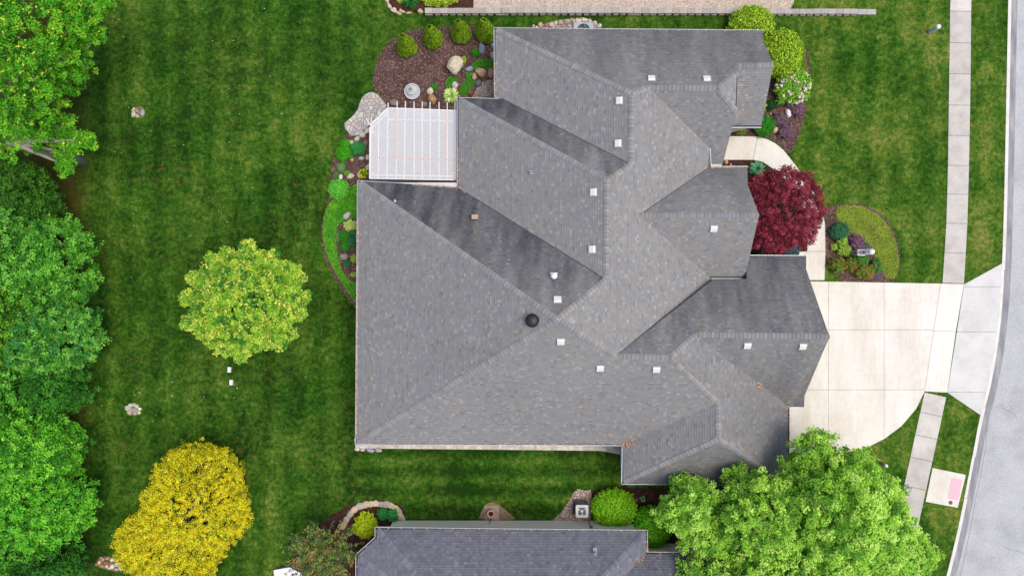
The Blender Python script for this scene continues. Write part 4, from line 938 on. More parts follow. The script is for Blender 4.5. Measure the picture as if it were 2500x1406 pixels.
wt(-20, 960, (95, 120), 3.8, 3.6, 'green tree at the back of the wood behind the bright crowns', 60, G_WOOD)
wt(-20, 1340, (110, 120), 3.8, 3.4, 'deep green tree at the back of the wood behind the widest bright one', 60, G_WOOD)
# --- lawn trees
L = [(599, 736, 86, 4.0, 2.0)]
for tx, ty in ((148, -72), (160, -12), (151, 30), (125, 88), (96, 117), (66, 116), (-14, 150), (-54, 132), (-92, 108), (-120, 76), (-154, 60), (-158, -8), (-142, -68), (-92, -118), (-50, -132), (6, -154), (40, -126), (72, -118), (120, -92), (126, -40), (-120, -40), (30, 120)):
    z0 = rnd.uniform(2.4, 3.4)
    for f, r_ in ((.6, 30), (.78, 21), (.93, 14)): L.append((599 + tx * f * .95, 736 + ty * f * .95, r_ * rnd.uniform(.85, 1.12), z0 + (1 - f) * 1.6, .62 * r_ / 26))
lobe_tree('maple_tree', 'round young maple with yellow-green leaves alone on the back lawn', L, (668, 738), [AF(132, 176, 46), AF(104, 158, 38), AF(160, 192, 60), AF(52, 118, 34)], [4, 4, 3, 3], [AF(208, 206, 92), AF(218, 200, 106), AF(196, 206, 70)], .24, lsize=.13, cr=.25, per=50, rough=.22, trunk_r=.13, spray=.06, cover=1.35, tuft_sp=.55, tuft_h=.5)
L = [(1912, 512, 60, 3.0, 1.1)] + [(1912 + dx * .95, 512 + dy * .98, r_ * .9, h_, .6) for dx, dy, r_, h_ in ((-50, -48, 36, 2.5), (0, -62, 40, 2.8), (42, -66, 28, 2.5), (60, -28, 36, 2.6), (62, 12, 36, 2.5), (72, -2, 28, 2.2), (38, 52, 40, 2.5), (-2, 76, 34, 2.3), (-32, 70, 34, 2.3), (-46, 30, 40, 2.6), (-54, -6, 38, 2.6), (18, 20, 46, 3.1))]
lobe_tree('japanese_maple', 'dark red Japanese maple between the front walk and the house', L, (1890, 522), [AF(112, 30, 46), AF(134, 44, 60), AF(88, 22, 38), AF(154, 60, 78)], [4, 3, 3, 2], [AF(166, 72, 88)], .06, lsize=.09, cr=.2, per=52, tuft_sp=.45, tuft_h=.28, rough=.4, trunk_r=.08, spray=.1, cover=1.25)
lobe_tree('linden_tree', 'light green tree over the mulch strip beside the neighbouring eave', [(1690, 1235, 62, 5.2, 1.5), (1650, 1250, 44, 4.6, 1.1), (1720, 1300, 60, 4.6, 1.4), (1685, 1195, 34, 4.4, .9), (1765, 1262, 42, 4.8, 1.2)], (1690, 1235), G_LIGHT, [4, 4, 3, 2], lsize=.14, cr=.29, per=52, tuft_h=.5, rough=.4, trunk_r=.13, shrink=.86, spray=.14)
lobe_tree('linden_tree', 'tall light green tree between garage roof and the broad one over the sidewalk', [(1865, 1255, 96, 6.4, 2.2), (1830, 1200, 46, 5.2, 1.2), (1905, 1220, 50, 5.6, 1.3), (1815, 1285, 48, 5.2, 1.4), (1880, 1330, 74, 5.4, 1.6), (1800, 1160, 24, 4.6, .7), (1935, 1290, 60, 5.6, 1.5)], (1835, 1228), G_LIGHT, [4, 4, 3, 2], lsize=.14, cr=.29, per=52, tuft_h=.5, rough=.4, trunk_r=.16, shrink=.86, spray=.14)
lobe_tree('linden_tree', 'broad light green tree spreading over the sidewalk south of the driveway', [(2050, 1245, 122, 7.4, 2.6), (1985, 1140, 62, 6.2, 1.5), (1990, 1078, 30, 5.6, 1.0), (1968, 1100, 30, 5.4, .9), (2075, 1150, 56, 6.0, 1.4), (2120, 1200, 58, 6.0, 1.4), (2165, 1265, 66, 6.0, 1.6), (2020, 1340, 110, 6.6, 2.0), (2120, 1360, 96, 6.2, 1.8), (2210, 1345, 52, 5.2, 1.3), (2248, 1350, 34, 4.6, 1.0), (2225, 1400, 50, 4.8, 1.2), (1950, 1190, 56, 6.0, 1.4)], (1960, 1225), G_LIGHT, [4, 4, 3, 2], lsize=.15, cr=.31, per=52, tuft_sp=.75, tuft_h=.6, rough=.36, trunk_r=.24, shrink=.88, spray=.12)
lobe_tree('linden_tree', 'light green tree of which only the upper boughs show beside the neighbouring roof', [(1735, 1395, 44, 4.4, 1.2), (1820, 1400, 62, 5.0, 1.5), (1900, 1400, 80, 5.4, 1.8), (1700, 1395, 40, 4.0, 1.0), (1960, 1420, 80, 5.4, 1.8), (1850, 1470, 110, 5.4, 2.0)], (1830, 1370), G_LIGHT, [4, 4, 3, 2], lsize=.145, cr=.3, per=48, tuft_h=.5, rough=.4, trunk_r=.15, shrink=.86, spray=.12)
# --- reddish twiggy crab apple by the neighbour's corner
pxtree('smoke_bush', 788, 1352, (98, 84), 2.6, 1.3, 'twiggy bush with mixed green and orange-red leaves by the chamfered roof corner', nb=110, per=24, lsize=.12, pal=[AF(92, 126, 50), AF(70, 104, 44), AF(118, 140, 62), AF(60, 80, 44)], tip=[AF(176, 116, 78), AF(158, 98, 68), AF(146, 112, 80)], tip_p=.22, cl=.32, spiky=.4, nclump=6, zmin=-.2, trunk_r=.07, cat='shrub')
# --- big golden cypress: lobes of fan-shaped sprays
def golden(lobes, label):
    c = P(455, 1255, 0); root = empty('golden_cypress', (c.x, c.y, 0), label, 'conifer'); cc = []; cr = []; tb = MB()
    for px, py, rpx, h0, rz in lobes:
        q = P(px, py, h0); r = PX(rpx, h0); n = int(100 * r * r); d = fib(n, -.45) + rng.normal(size=(n, 3)) * .03
        ns = np.array([noise.noise(Vector((u[0] * 1.8 + px, u[1] * 1.8, u[2] * 1.8))) for u in d]); p = np.array(q)[None] + d * np.array([r, r, rz]) * (1 + .13 * ns)[:, None] * rng.uniform(.95, 1.03, (n, 1)); p = p + d * (tufts(p, 7 * r * rz + 4 * r * r, .42, px)[:, None] * .3); cc.append(p)
        tb.tube([(c.x, c.y, -.1), (q.x * .6 + c.x * .4, q.y * .6 + c.y * .4, h0 * .5), tuple(q)], [.16, .1, .03], 6)
    tb.build('trunk', M_bark, root); cc = np.vstack(cc); ell = [(P(a, b, h), PX(r, h), z) for a, b, r, h, z in lobes]; cc = np.vstack([cc, np.array(P(455, 1265, 1.2)) + (cc - np.array(P(455, 1265, 1.2))) * .92]); cc = cc[(cc[:, 2] > .1) & not_buried(cc, ell, .86, .72)]; cr = np.full(len(cc), .2) * rng.uniform(.75, 1.25, len(cc))
    C, Nr, S, Cl = clumps_to_leaves(cc, cr, 34, .108, [AF(196, 182, 14), AF(214, 196, 22), AF(164, 162, 14), AF(112, 124, 14)], [4, 4, 2, 2], [AF(236, 216, 36), AF(242, 224, 64)], .3, .55, .15, .8)
    leaf_cloud('crown', C, Nr, S, Cl, M_leafd, root, .45)
golden([(483, 1205, 112, 2.0, 1.7), (520, 1250, 82, 1.7, 1.5), (430, 1240, 78, 1.6, 1.4), (372, 1330, 80, 1.2, 1.2), (345, 1330, 58, 1.0, 1.0), (440, 1350, 92, 1.2, 1.2), (420, 1400, 90, 1.0, 1.0), (470, 1330, 70, 1.3, 1.2)], 'huge mounded golden cypress shrub on the back lawn')
# --- arborvitae row
ar = 'clipped arborvitae cones in the back bed'
for px, py, h_, lb in ((996, 120, 1.9, 'clipped green arborvitae cone at the outer end of the row, with a brown spot'), (1059, 100, 1.9, 'clipped green arborvitae cone next to the outermost one with the brown spot'), (1126, 88, 2.0, 'clipped green arborvitae cone beside the tallest one'), (1185, 88, 2.2, 'tallest clipped green arborvitae cone touching the roof corner')): conifer(px, py, 26, h_ + .85, lb, ar)
# --- shrubs: (px, py, radius px, height, label, palette, leaf size, extra)
GRN = [AF(50, 130, 28), AF(66, 150, 36), AF(36, 104, 20)]; BLG = [AF(40, 112, 62), AF(60, 136, 84), AF(30, 88, 46)]; DKG = [AF(28, 72, 24), AF(40, 92, 30), AF(20, 54, 16)]; YG = [AF(150, 176, 60), AF(172, 194, 84), AF(120, 152, 42)]
PUR = [AF(120, 84, 108), AF(138, 96, 122), AF(84, 92, 74), AF(156, 104, 140)]; GOLD = [AF(176, 190, 20), AF(196, 204, 34), AF(150, 176, 16)]
S = shrub
S('boxwood_ball', 1834, 62, (53, 46), 1.9, 'lime yellow-green clipped bush behind the north eave corner', LIME, lsize=.11, lump=.07, group='lime bushes by the entry')
S('boxwood_ball', 1908, 132, (48, 56), 2.1, 'lime yellow-green clipped bush with the hydrangea at its foot', LIME, lsize=.11, lump=.07, group='lime bushes by the entry')
S('hydrangea', 1936, 210, (40, 42), 1.3, 'hydrangea with dull pink flower heads over fresh green leaves', [AF(110, 166, 40), AF(92, 150, 30), AF(132, 180, 60)], lsize=.12, lump=.2, flowers=([AF(206, 184, 170), AF(190, 160, 150), AF(222, 206, 190)], 48, .22))
S('boxwood_ball', 1866, 307, 25, .9, 'bright green round bush at the corner of the small gable eave', GRN, lsize=.06)
S('heather', 1929, 254, (13, 10), .4, 'purple heather clump touching the hydrangea', PUR, lsize=.05); S('heather', 1947, 268, 16, .5, 'purple heather clump on the lawn side of the white stone', PUR, lsize=.05); S('heather', 1905, 291, (17, 15), .5, 'purple heather clump between the white stone and the green ball bush', PUR + [AF(70, 96, 70)], lsize=.05); S('heather', 1918, 322, (18, 16), .5, 'purple heather clump beside the pointed tan stone', PUR + [AF(70, 96, 70)], lsize=.05)
S('sedge_clump', 1882, 256, (13, 12), .45, 'dark green low plant under the small gable rake', DKG, lsize=.07); S('boxwood_ball', 1861, 261, (9, 11), .6, 'small lime plant peeping out from under the gable rake', LIME, lsize=.06); S('spirea', 1808, 320, (14, 9), .5, 'small yellow-green shrub by the downspout', [AF(96, 130, 40), AF(120, 150, 50), AF(70, 100, 30)], lsize=.06)
S('dwarf_conifer', 1845, 605, (13, 16), .9, 'dark green ball bush tucked between maple and garage eave', DKG, lsize=.05); S('blue_fescue', 1928, 608, (24, 14), .5, 'blue-grey leafy plant under the south side of the red maple', [AF(70, 96, 104), AF(88, 112, 118), AF(54, 78, 80)], lsize=.07)
tuft('iris', 1846, 414, 22, .5, 'blue-green blade leaved iris above the red maple', [AF(84, 150, 110), AF(110, 168, 130), AF(62, 130, 80)], 120, .03)
# mailbox bed
S('blue_juniper', 2050, 565, 21, .7, 'blue-green rounded shrub in the lamp bed next to the walk', BLG + [AF(84, 110, 96)], lsize=.06)
S('barberry', 2056, 590, (12, 14), .6, 'small bright yellow-green shrub below the blue-green one', YG + [AF(110, 170, 50)], lsize=.07); S('barberry', 2062, 612, (17, 12), .55, 'yellow-green spreading shrub left of the white lamp pedestal foot', YG, lsize=.07); S('barberry', 2036, 603, 8, .4, 'tiny yellow-green shrub nearest the front walk edge', YG, lsize=.06)
S('heather', 2093, 592, (16, 19), .45, 'pinkish purple heather mound beside the lamp pedestal', PUR, lsize=.05); S('heather', 2114, 607, (15, 12), .35, 'grey-green heather at the back of the lamp pedestal', [AF(96, 104, 92), AF(120, 112, 116)], lsize=.05); S('heather', 2140, 672, (16, 10), .3, 'greyish purple low heather by the driveway edge', PUR + [AF(120, 112, 110)], lsize=.05)
RED = [AF(214, 40, 50), AF(196, 30, 40)]; ROS = [AF(96, 128, 44), AF(120, 150, 56), AF(70, 104, 36)]; ORT = [AF(196, 120, 50), AF(180, 96, 44)]
S('rose_bush', 2046, 648, (19, 17), .7, 'rose bush with red blooms at the walk corner of the lamp bed', ROS, lsize=.075, lump=.25, tip=ORT, tip_p=.08, flowers=(RED, 4, .14)); S('rose_bush', 2076, 645, (14, 16), .7, 'rose bush with a single red bloom in the middle of the row', ROS, lsize=.075, lump=.25, tip=ORT, tip_p=.15, flowers=(RED, 1, .14)); S('rose_bush', 2102, 634, (15, 14), .7, 'leafy green rose bush right below the lamp pedestal', [AF(76, 136, 50), AF(98, 156, 66), AF(56, 108, 40)], lsize=.08, lump=.25); S('rose_bush', 2110, 662, (21, 19), .7, 'orange tinged rose bush overhanging the driveway edge', ROS, lsize=.08, lump=.25, tip=ORT, tip_p=.25); S('rose_bush', 2139, 650, (13, 17), .5, 'dull green shrub at the end of the rose row', BLG + ROS, lsize=.07, lump=.2)
ground_cover('lime green moss-like ground cover filling the curve of the lamp bed', px_poly(smooth_poly([(2044, 504), (2075, 500), (2112, 507), (2148, 528), (2172, 556), (2188, 592), (2194, 630), (2193, 664), (2180, 684), (2158, 676), (2150, 652), (2134, 630), (2126, 604), (2108, 588), (2084, 576), (2066, 556), (2046, 544), (2040, 522)], 1)), 17000, [AF(120, 148, 22), AF(132, 156, 32), AF(106, 138, 18), AF(144, 162, 46)], .05, .06, tip=[AF(176, 170, 90)], tip_p=.05)
ground_cover('green ground cover strip behind the lime bush along the bed edge', px_poly([(1950, 92), (1962, 108), (1966, 140), (1972, 178), (1950, 178), (1952, 130), (1946, 104)]), 1500, [AF(110, 140, 24), AF(90, 124, 16)], .07, .1)
ground_cover('bright green creeping ground cover carpeting the bed along the west eave', px_poly(smooth_poly([(800, 500), (822, 482), (850, 462), (872, 448), (900, 448), (900, 530), (870, 532), (852, 536), (826, 545), (820, 580), (826, 630), (836, 660), (852, 684), (870, 690), (900, 690), (900, 766), (880, 756), (856, 722), (832, 686), (812, 652), (794, 612), (788, 575), (792, 535)], 1)), 14000, [AF(58, 148, 12), AF(76, 166, 20), AF(44, 124, 8)], .07, .12, tip=[AF(130, 176, 20)], tip_p=.16)
# back bed and patio bed plants
S('boxwood_ball', 1160, 130, 9, .4, 'tiny bright green ball plant beside the row of cones', GRN, lsize=.05, stems=False); S('spirea', 1132, 147, (6, 8), .3, 'tiny yellow-green sprig above the cream boulder', YG, lsize=.06, stems=False)
for q, nn, lb in (([(1152, 162), (1160, 152), (1172, 146), (1195, 146), (1212, 152), (1212, 172), (1196, 180), (1190, 166), (1170, 166), (1160, 176)], 1500, 'moss-like green mat curving round the stones under the back eave'), ([(1136, 180), (1150, 178), (1160, 192), (1164, 204), (1150, 212), (1150, 228), (1138, 236), (1122, 234), (1124, 206), (1140, 200)], 1500, 'moss-like green mat between hosta and pebbles'), ([(1092, 192), (1104, 186), (1116, 190), (1118, 200), (1106, 206), (1100, 214), (1088, 214)], 700, 'small moss-like green mat beside the pale pointed stone')):
    ground_cover(lb, px_poly(smooth_poly(q, 1)), nn, [AF(56, 140, 10), AF(70, 156, 16), AF(40, 116, 8)], .06, .14)
S('sedum', 1059, 213, 8, .3, 'small green tuft behind the cream stone near the fountain', GRN, lsize=.05, stems=False); tuft('hosta', 1102, 235, 21, .4, 'hosta with cream edged leaves by the pergola corner', [AF(150, 186, 90), AF(214, 220, 160), AF(110, 160, 60), AF(190, 204, 120)], 130, .05)
S('creeping_juniper', 840, 374, (19, 20), .5, 'bright green mounded plant at the patio bed rim', [AF(60, 150, 14), AF(76, 166, 22), AF(46, 126, 10)], lsize=.06); S('creeping_juniper', 843, 352, (13, 12), .45, 'smaller bright green mound next to the stone steps', [AF(60, 150, 14), AF(76, 166, 22), AF(46, 126, 10)], lsize=.06); S('spruce_ball', 873, 362, (16, 15), .6, 'blue-green dense ball shrub beside the stone steps', [AF(56, 146, 64), AF(40, 118, 50), AF(72, 160, 84)], lsize=.06)
S('sedum', 833, 408, (9, 11), .35, 'grey-green small plant along the west bed rim', [AF(90, 140, 76), AF(110, 156, 92)], lsize=.05, stems=False); S('sedum', 848, 423, (8, 6), .3, 'small green sprig among the pale stones', GRN + YG, lsize=.05, stems=False); S('sedum', 820, 428, (7, 9), .2, 'thin green sprig at the bed edge beside a white stone', [AF(90, 130, 60)], lsize=.05, stems=False, dens=.5)
S('coreopsis', 887, 424, (9, 10), .4, 'yellow flowering plant at the pergola corner', [AF(60, 120, 30), AF(80, 140, 40)], lsize=.06, flowers=([AF(250, 214, 20), AF(240, 196, 10)], 16, .13)); S('lime_spirea', 827, 462, (23, 24), .8, 'light green round feathery shrub at the top of the green carpet', [AF(96, 180, 56), AF(120, 196, 80), AF(72, 156, 40)], lsize=.07, lump=.1)
S('variegated_euonymus', 855, 551, (15, 14), .5, 'cream and green variegated shrub amid dark rosettes', [AF(186, 200, 100), AF(150, 176, 70), AF(206, 212, 140)], lsize=.07); S('boxwood_ball', 840, 576, 12, .4, 'dark green rosette shrub nearest the variegated one', GRN, lsize=.055); S('boxwood_ball', 842, 601, 12, .4, 'dark green rosette shrub just above the grey boulder', GRN, lsize=.055); S('boxwood_ball', 861, 567, (11, 10), .4, 'bluish dark green shrub under the variegated one by the eave', BLG, lsize=.06); S('boxwood_ball', 860, 590, (12, 12), .4, 'bluish dark green shrub against the west eave', BLG, lsize=.06); S('sedum', 824, 579, (8, 10), .25, 'loose grey-green sprig left of the rosettes', [AF(80, 136, 60), AF(110, 150, 80)], lsize=.05, stems=False, dens=.6); S('boxwood_ball', 847, 643, 8, .35, 'small bluish ball plant below the grey boulder', BLG, lsize=.05); S('variegated_euonymus', 864, 631, (8, 10), .35, 'cream-green sprig by the eave beside the grey boulder', YG, lsize=.06, dens=.7); S('variegated_euonymus', 864, 670, (9, 6), .3, 'cream-green sprig at the lower end of the mulch pocket', YG, lsize=.06, dens=.7)
# neighbour's plants
S('lime_spirea', 1068, -12, (48, 26), .9, 'lime yellow shrub above the grey block wall', LIME + [AF(200, 220, 80)], lsize=.09); S('lime_spirea', 982, 0, (14, 10), .5, 'small lime shrub at the bend of the stone edging', LIME, lsize=.08); tuft('ornamental_grass', 1003, 8, 24, .7, 'dark green grass tuft hanging over the block wall end', [AF(30, 100, 36), AF(44, 122, 50), AF(24, 78, 24)], 220, .025)
S('gold_spirea', 892, 1283, (28, 30), .9, 'golden lime shrub inside the curved stone edging', GOLD, lsize=.1, lump=.16); S('boxwood_ball', 934, 1255, (12, 13), .5, 'emerald ball shrub left of its twin in the stone edged bed', [AF(52, 144, 66), AF(74, 164, 84), AF(36, 114, 48)], lsize=.07); S('boxwood_ball', 957, 1257, (14, 14), .5, 'emerald ball shrub at the wall corner in the stone edged bed', [AF(52, 144, 66), AF(74, 164, 84), AF(36, 114, 48)], lsize=.07)
S('boxwood_ball', 1500, 1241, (54, 48), 1.5, 'large round yellow-green bush beside the air conditioner', [AF(130, 186, 20), AF(108, 168, 14), AF(150, 200, 40), AF(76, 136, 10)], lsize=.09, lump=.06); S('boxwood_ball', 1592, 1285, (46, 50), 1.4, 'large round green bush next to the light green tree', [AF(96, 166, 20), AF(76, 148, 14), AF(116, 182, 34), AF(50, 112, 10)], lsize=.09, lump=.07)
tuft('hosta', 1568, 1216, 9, .25, 'small grey-green hosta in the dark mulch strip', [AF(110, 150, 100), AF(80, 120, 70)], 26, .05)
# ================================================================== stones and garden objects
ICO = None
def rock(name, px, py, rpx, col, label, flat=.55, group=None, cat='rock', z=0.0, parent=None, seed=None, ang=None):
    global ICO
    if ICO is None:
        bm = bmesh.new(); bmesh.ops.create_icosphere(bm, subdivisions=2, radius=1); ICO = ([v.co.copy() for v in bm.verts], [tuple(v.index for v in f.verts) for f in bm.faces]); bm.free()
    rx, ry = (rpx if isinstance(rpx, tuple) else (rpx, rpx * rnd.uniform(.8, 1))); s = H / F; rx *= s; ry *= s; rz = min(rx, ry) * flat * 2
    c = P(px, py, rz * .4); sd = rnd.uniform(0, 90); a = rnd.uniform(-.4, .4) if ang is None else ang; ca, sa = math.cos(a), math.sin(a); V = []
    pl = [(Vector(unit(1)[0]), rnd.uniform(.62, .9)) for _ in range(9)]
    for v in ICO[0]:
        q = v * (1 + .16 * noise.noise(v * 1.4 + Vector((sd, 0, 0))))
        for nn, dd in pl:
            k = q.dot(nn) - dd
            if k > 0: q = q - nn * k * .85
        x, y = q.x * rx * 1.12, q.y * ry * 1.12; V.append((c.x + x * ca - y * sa, c.y + x * sa + y * ca, max(-.04, q.z * rz) + rz * .45 + z))
    cols = np.array([np.array(col) * (1 + .12 * noise.noise(Vector(v) * 5)) for v in V])
    o = mesh_obj(name, V, ICO[1], M_rock, parent, cols=cols)
    if parent is None: tag(o, label, cat, group)
    return o
CR = A(222, 208, 182); TN = A(196, 164, 132); GY = A(150, 148, 146); BL = A(134, 146, 164); BR = A(150, 112, 96); PK = A(214, 178, 154); WH = A(236, 236, 236); GB = A(142, 132, 118)
RK = [('boulder', 1110, 162, (22, 22), CR, 'big cream boulder in the back mulch bed'), ('rock', 1176, 117, (9, 14), BL, 'blue-grey upright stone below the tallest cone'), ('rock', 1174, 178, (13, 12), TN, 'rounded tan stone inside the moss curve'), ('rock', 1200, 181, (10, 12), A(180, 150, 130), 'brown stone half under the back eave'), ('rock', 1158, 187, (6, 8), PK, 'pinkish tan stone on the moss mat'), ('rock', 1146, 170, (9, 7), A(150, 168, 184), 'pale blue stone below the cream boulder'), ('rock', 1168, 204, (7, 9), A(120, 128, 138), 'dark slate stone at the edge of the pebbles'), ('rock', 1111, 209, (7, 9), A(216, 206, 204), 'pale pointed stone above the hosta'), ('rock', 1148, 227, (7, 7), A(140, 100, 80), 'small brown stone between moss and pebbles'), ('rock', 1051, 224, (8, 9), CR, 'cream stone with a green tuft behind it'), ('rock', 1055, 243, (10, 12), A(190, 146, 108), 'ochre stone near the pergola rafter ends'), ('rock', 961, 252, (9, 9), GB, 'mottled grey-brown round stone by the patio'), ('rock', 1036, 255, (7, 6), GB, 'mottled grey stone between two rafter ends'), ('rock', 1203, 137, (6, 10), A(196, 170, 150), 'stone peeping out from under the back eave'), ('rock', 1202, 112, (5, 7), BL, 'small bluish stone under the roof corner cone'), ('rock', 1104, 265, (8, 5), A(130, 108, 84), 'brown flat stone at the pergola house corner'),
      ('rock', 1925, 275, (7, 11), WH, 'white standing stone amid purple heather'), ('rock', 1890, 317, (9, 8), A(226, 190, 152), 'pointed tan stone near the front walk'), ('rock', 1881, 279, (3, 3), TN, 'small round tan stone under the heather'), ('rock', 1892, 299, (3, 3), A(190, 170, 160), 'small pale stone beside the green ball bush'), ('rock', 1772, 396, (5, 6), TN, 'tan stone by the entry slab'), ('rock', 1784, 402, (3, 3), PK, 'tiny pinkish stone by the entry slab'),
      ('rock', 833, 433, (5, 7), A(236, 228, 210), 'white angular stone at the west bed rim'), ('rock', 855, 431, (10, 6), CR, 'cream flat stone above the feathery shrub'), ('rock', 878, 427, (7, 8), A(232, 206, 150), 'pale yellow stone touching the yellow flowers'), ('rock', 882, 387, (7, 5), A(190, 186, 176), 'pale grey stone in the middle of the patio bed'), ('rock', 898, 385, (5, 7), A(220, 204, 180), 'cream stone against the pergola side'), ('rock', 898, 408, (5, 8), A(200, 190, 170), 'buff stone under the pergola lattice edge'), ('rock', 891, 350, (6, 7), GB, 'grey-brown stone below the stone steps'), ('rock', 858, 348, (5, 6), A(206, 200, 184), 'small pale stone between the green mounds'), ('rock', 859, 390, (5, 5), TN, 'small tan stone below the blue-green ball'), ('rock', 847, 527, (11, 7), A(206, 196, 188), 'pale elongated stone lying on the green carpet'), ('rock', 839, 626, (11, 9), A(150, 146, 138), 'grey boulder in the mulch pocket of the carpet'), ('rock', 868, 572, (5, 9), A(186, 160, 150), 'stone half hidden under the west eave')]
for nme, px, py, r_, c_, lb in RK: rock(nme, px, py, r_, c_, lb, ang=(.6 if px == 847 and py == 527 else None))
steps = empty('stone_step', P(886, 330), 'cream stone edging blocks stepping off the patio corner', 'stone edging')
for px, py in ((872, 340), (885, 330), (898, 320)): rock('stone_block', px, py, (8.5, 6.5), A(216, 208, 192), None, .5, parent=steps, ang=.65)
wr = 'stones ringing the window well'
for i, (px, py, rx, ry, c_, lb) in enumerate(((1303, 64, 3, 3, A(226, 206, 180), 'tiny cream stone first of the window well ring'), (1310, 67, 3, 3, CR, 'tiny pale stone second of the window well ring'), (1319, 62, 7, 6, A(210, 184, 152), 'tan rounded stone of the window well ring beside the red one'), (1333, 63, 5, 5, A(190, 130, 118), 'red stone of the window well ring'), (1346, 61, 7, 6, A(214, 194, 182), 'pale pink stone of the window well ring'), (1357, 57, 5, 5, A(220, 196, 160), 'yellowish stone of the window well ring'), (1368, 56, 6, 6, A(200, 180, 172), 'mauve grey stone of the window well ring'), (1384, 53, 9, 5, A(176, 170, 152), 'long grey-green stone of the window well ring'), (1400, 52, 5, 5, A(204, 176, 150), 'small tan stone beside the long grey-green one'), (1412, 52, 7, 5, A(236, 206, 180), 'peach block stone behind the window well'), (1428, 50, 8, 5, A(228, 222, 204), 'whitish stone topmost of the window well ring'), (1440, 52, 5, 5, A(214, 184, 150), 'small ochre stone right of the whitish one'), (1452, 57, 7, 6, A(210, 196, 170), 'buff stone on the shoulder of the window well ring'), (1463, 64, 6, 6, A(216, 206, 204), 'pale stone last of the window well ring'))):
    rock('rock', px, py, (rx, ry), c_, lb, .5, wr)
for px, py, r_, c_, lb in ((872, 1096, (6, 4), A(224, 214, 200), 'pale stone outermost at the southwest house corner'), (885, 1097, (6, 4), A(206, 190, 180), 'pinkish flat stone second at the southwest house corner'), (904, 1098, (10, 5), A(166, 172, 190), 'bluish flat stone at the southwest house corner'), (924, 1098, (9, 5), A(176, 168, 158), 'grey-brown stone innermost at the southwest house corner')): rock('rock', px, py, r_, c_, lb, .35)
# stone edging of the neighbour's beds
se = empty('stone_edging', P(905, 1240), 'curved edging of tan and grey stones round the southern corner bed', 'stone edging')
arc = [(838, 1282), (846, 1268), (855, 1254), (866, 1243), (879, 1235), (892, 1231), (905, 1229), (918, 1229), (930, 1230), (943, 1231), (955, 1234), (965, 1240), (973, 1248), (977, 1258), (982, 1266)]
for i, (px, py) in enumerate(arc):
    a = math.atan2(-(arc[min(i + 1, 14)][1] - arc[max(i - 1, 0)][1]), arc[min(i + 1, 14)][0] - arc[max(i - 1, 0)][0]); rock('edging_stone', px, py, (rnd.uniform(9.5, 11.5), rnd.uniform(7.5, 9)), rnd.choice([A(214, 196, 156), A(196, 190, 172), A(222, 204, 168), A(184, 174, 156)]), None, .3, parent=se, ang=a)
se2 = empty('stone_edging', P(970, 20), 'tan edging stones at the end of the block wall', 'stone edging')
for px, py, r_ in ((946, 2, (6, 9)), (952, 14, (6, 8)), (963, 26, (9, 7)), (981, 28, (10, 7)), (974, 33, (8, 4)), (1000, 31, (9, 4)), (1026, 28, (8, 7))): rock('edging_stone', px, py, r_, rnd.choice([A(216, 190, 160), A(206, 180, 150), A(224, 200, 176)]), None, .5, parent=se2)
rock('rock', 834, 1284, (9, 8), A(220, 190, 130), 'yellow-tan round stone at the foot of the twiggy bush', .6)
# heap of stones and the two flat stone circles on the lawn
hp = empty('stone_heap', P(266, 1374), 'heap of pale and brown stones beside the golden cypress', 'stone heap')
for px, py, rx, ry, c_ in ((243, 1372, 4, 5, A(230, 206, 180)), (252, 1364, 5, 4, A(200, 170, 140)), (262, 1361, 5, 4, A(190, 166, 138)), (275, 1365, 5, 4, A(240, 236, 214)), (259, 1373, 6, 5, A(160, 116, 80)), (270, 1372, 6, 4, A(150, 110, 90)), (262, 1381, 4, 4, A(222, 206, 180)), (275, 1381, 5, 6, A(244, 242, 228)), (286, 1378, 7, 5, A(196, 182, 168)), (294, 1385, 6, 6, A(186, 176, 162)), (268, 1386, 5, 3, A(214, 190, 184)), (284, 1388, 6, 4, A(190, 170, 160)), (250, 1380, 5, 4, A(176, 146, 116)), (292, 1374, 5, 4, A(206, 186, 160)), (236, 1376, 4, 4, A(170, 120, 84)), (247, 1360, 4, 3, A(190, 170, 140))): rock('stone', px, py, (rx, ry), c_, None, .5, parent=hp, z=.02)
M_soil = mottled('bare_soil', [(.3, A(120, 100, 70)), (.7, A(160, 138, 104))], 4, 20, .3)
o = sheet('stone_heap_soil', px_poly(smooth_poly([(234, 1368), (250, 1356), (285, 1360), (300, 1374), (296, 1394), (270, 1392), (240, 1384)], 1)), .008, M_soil, hp)
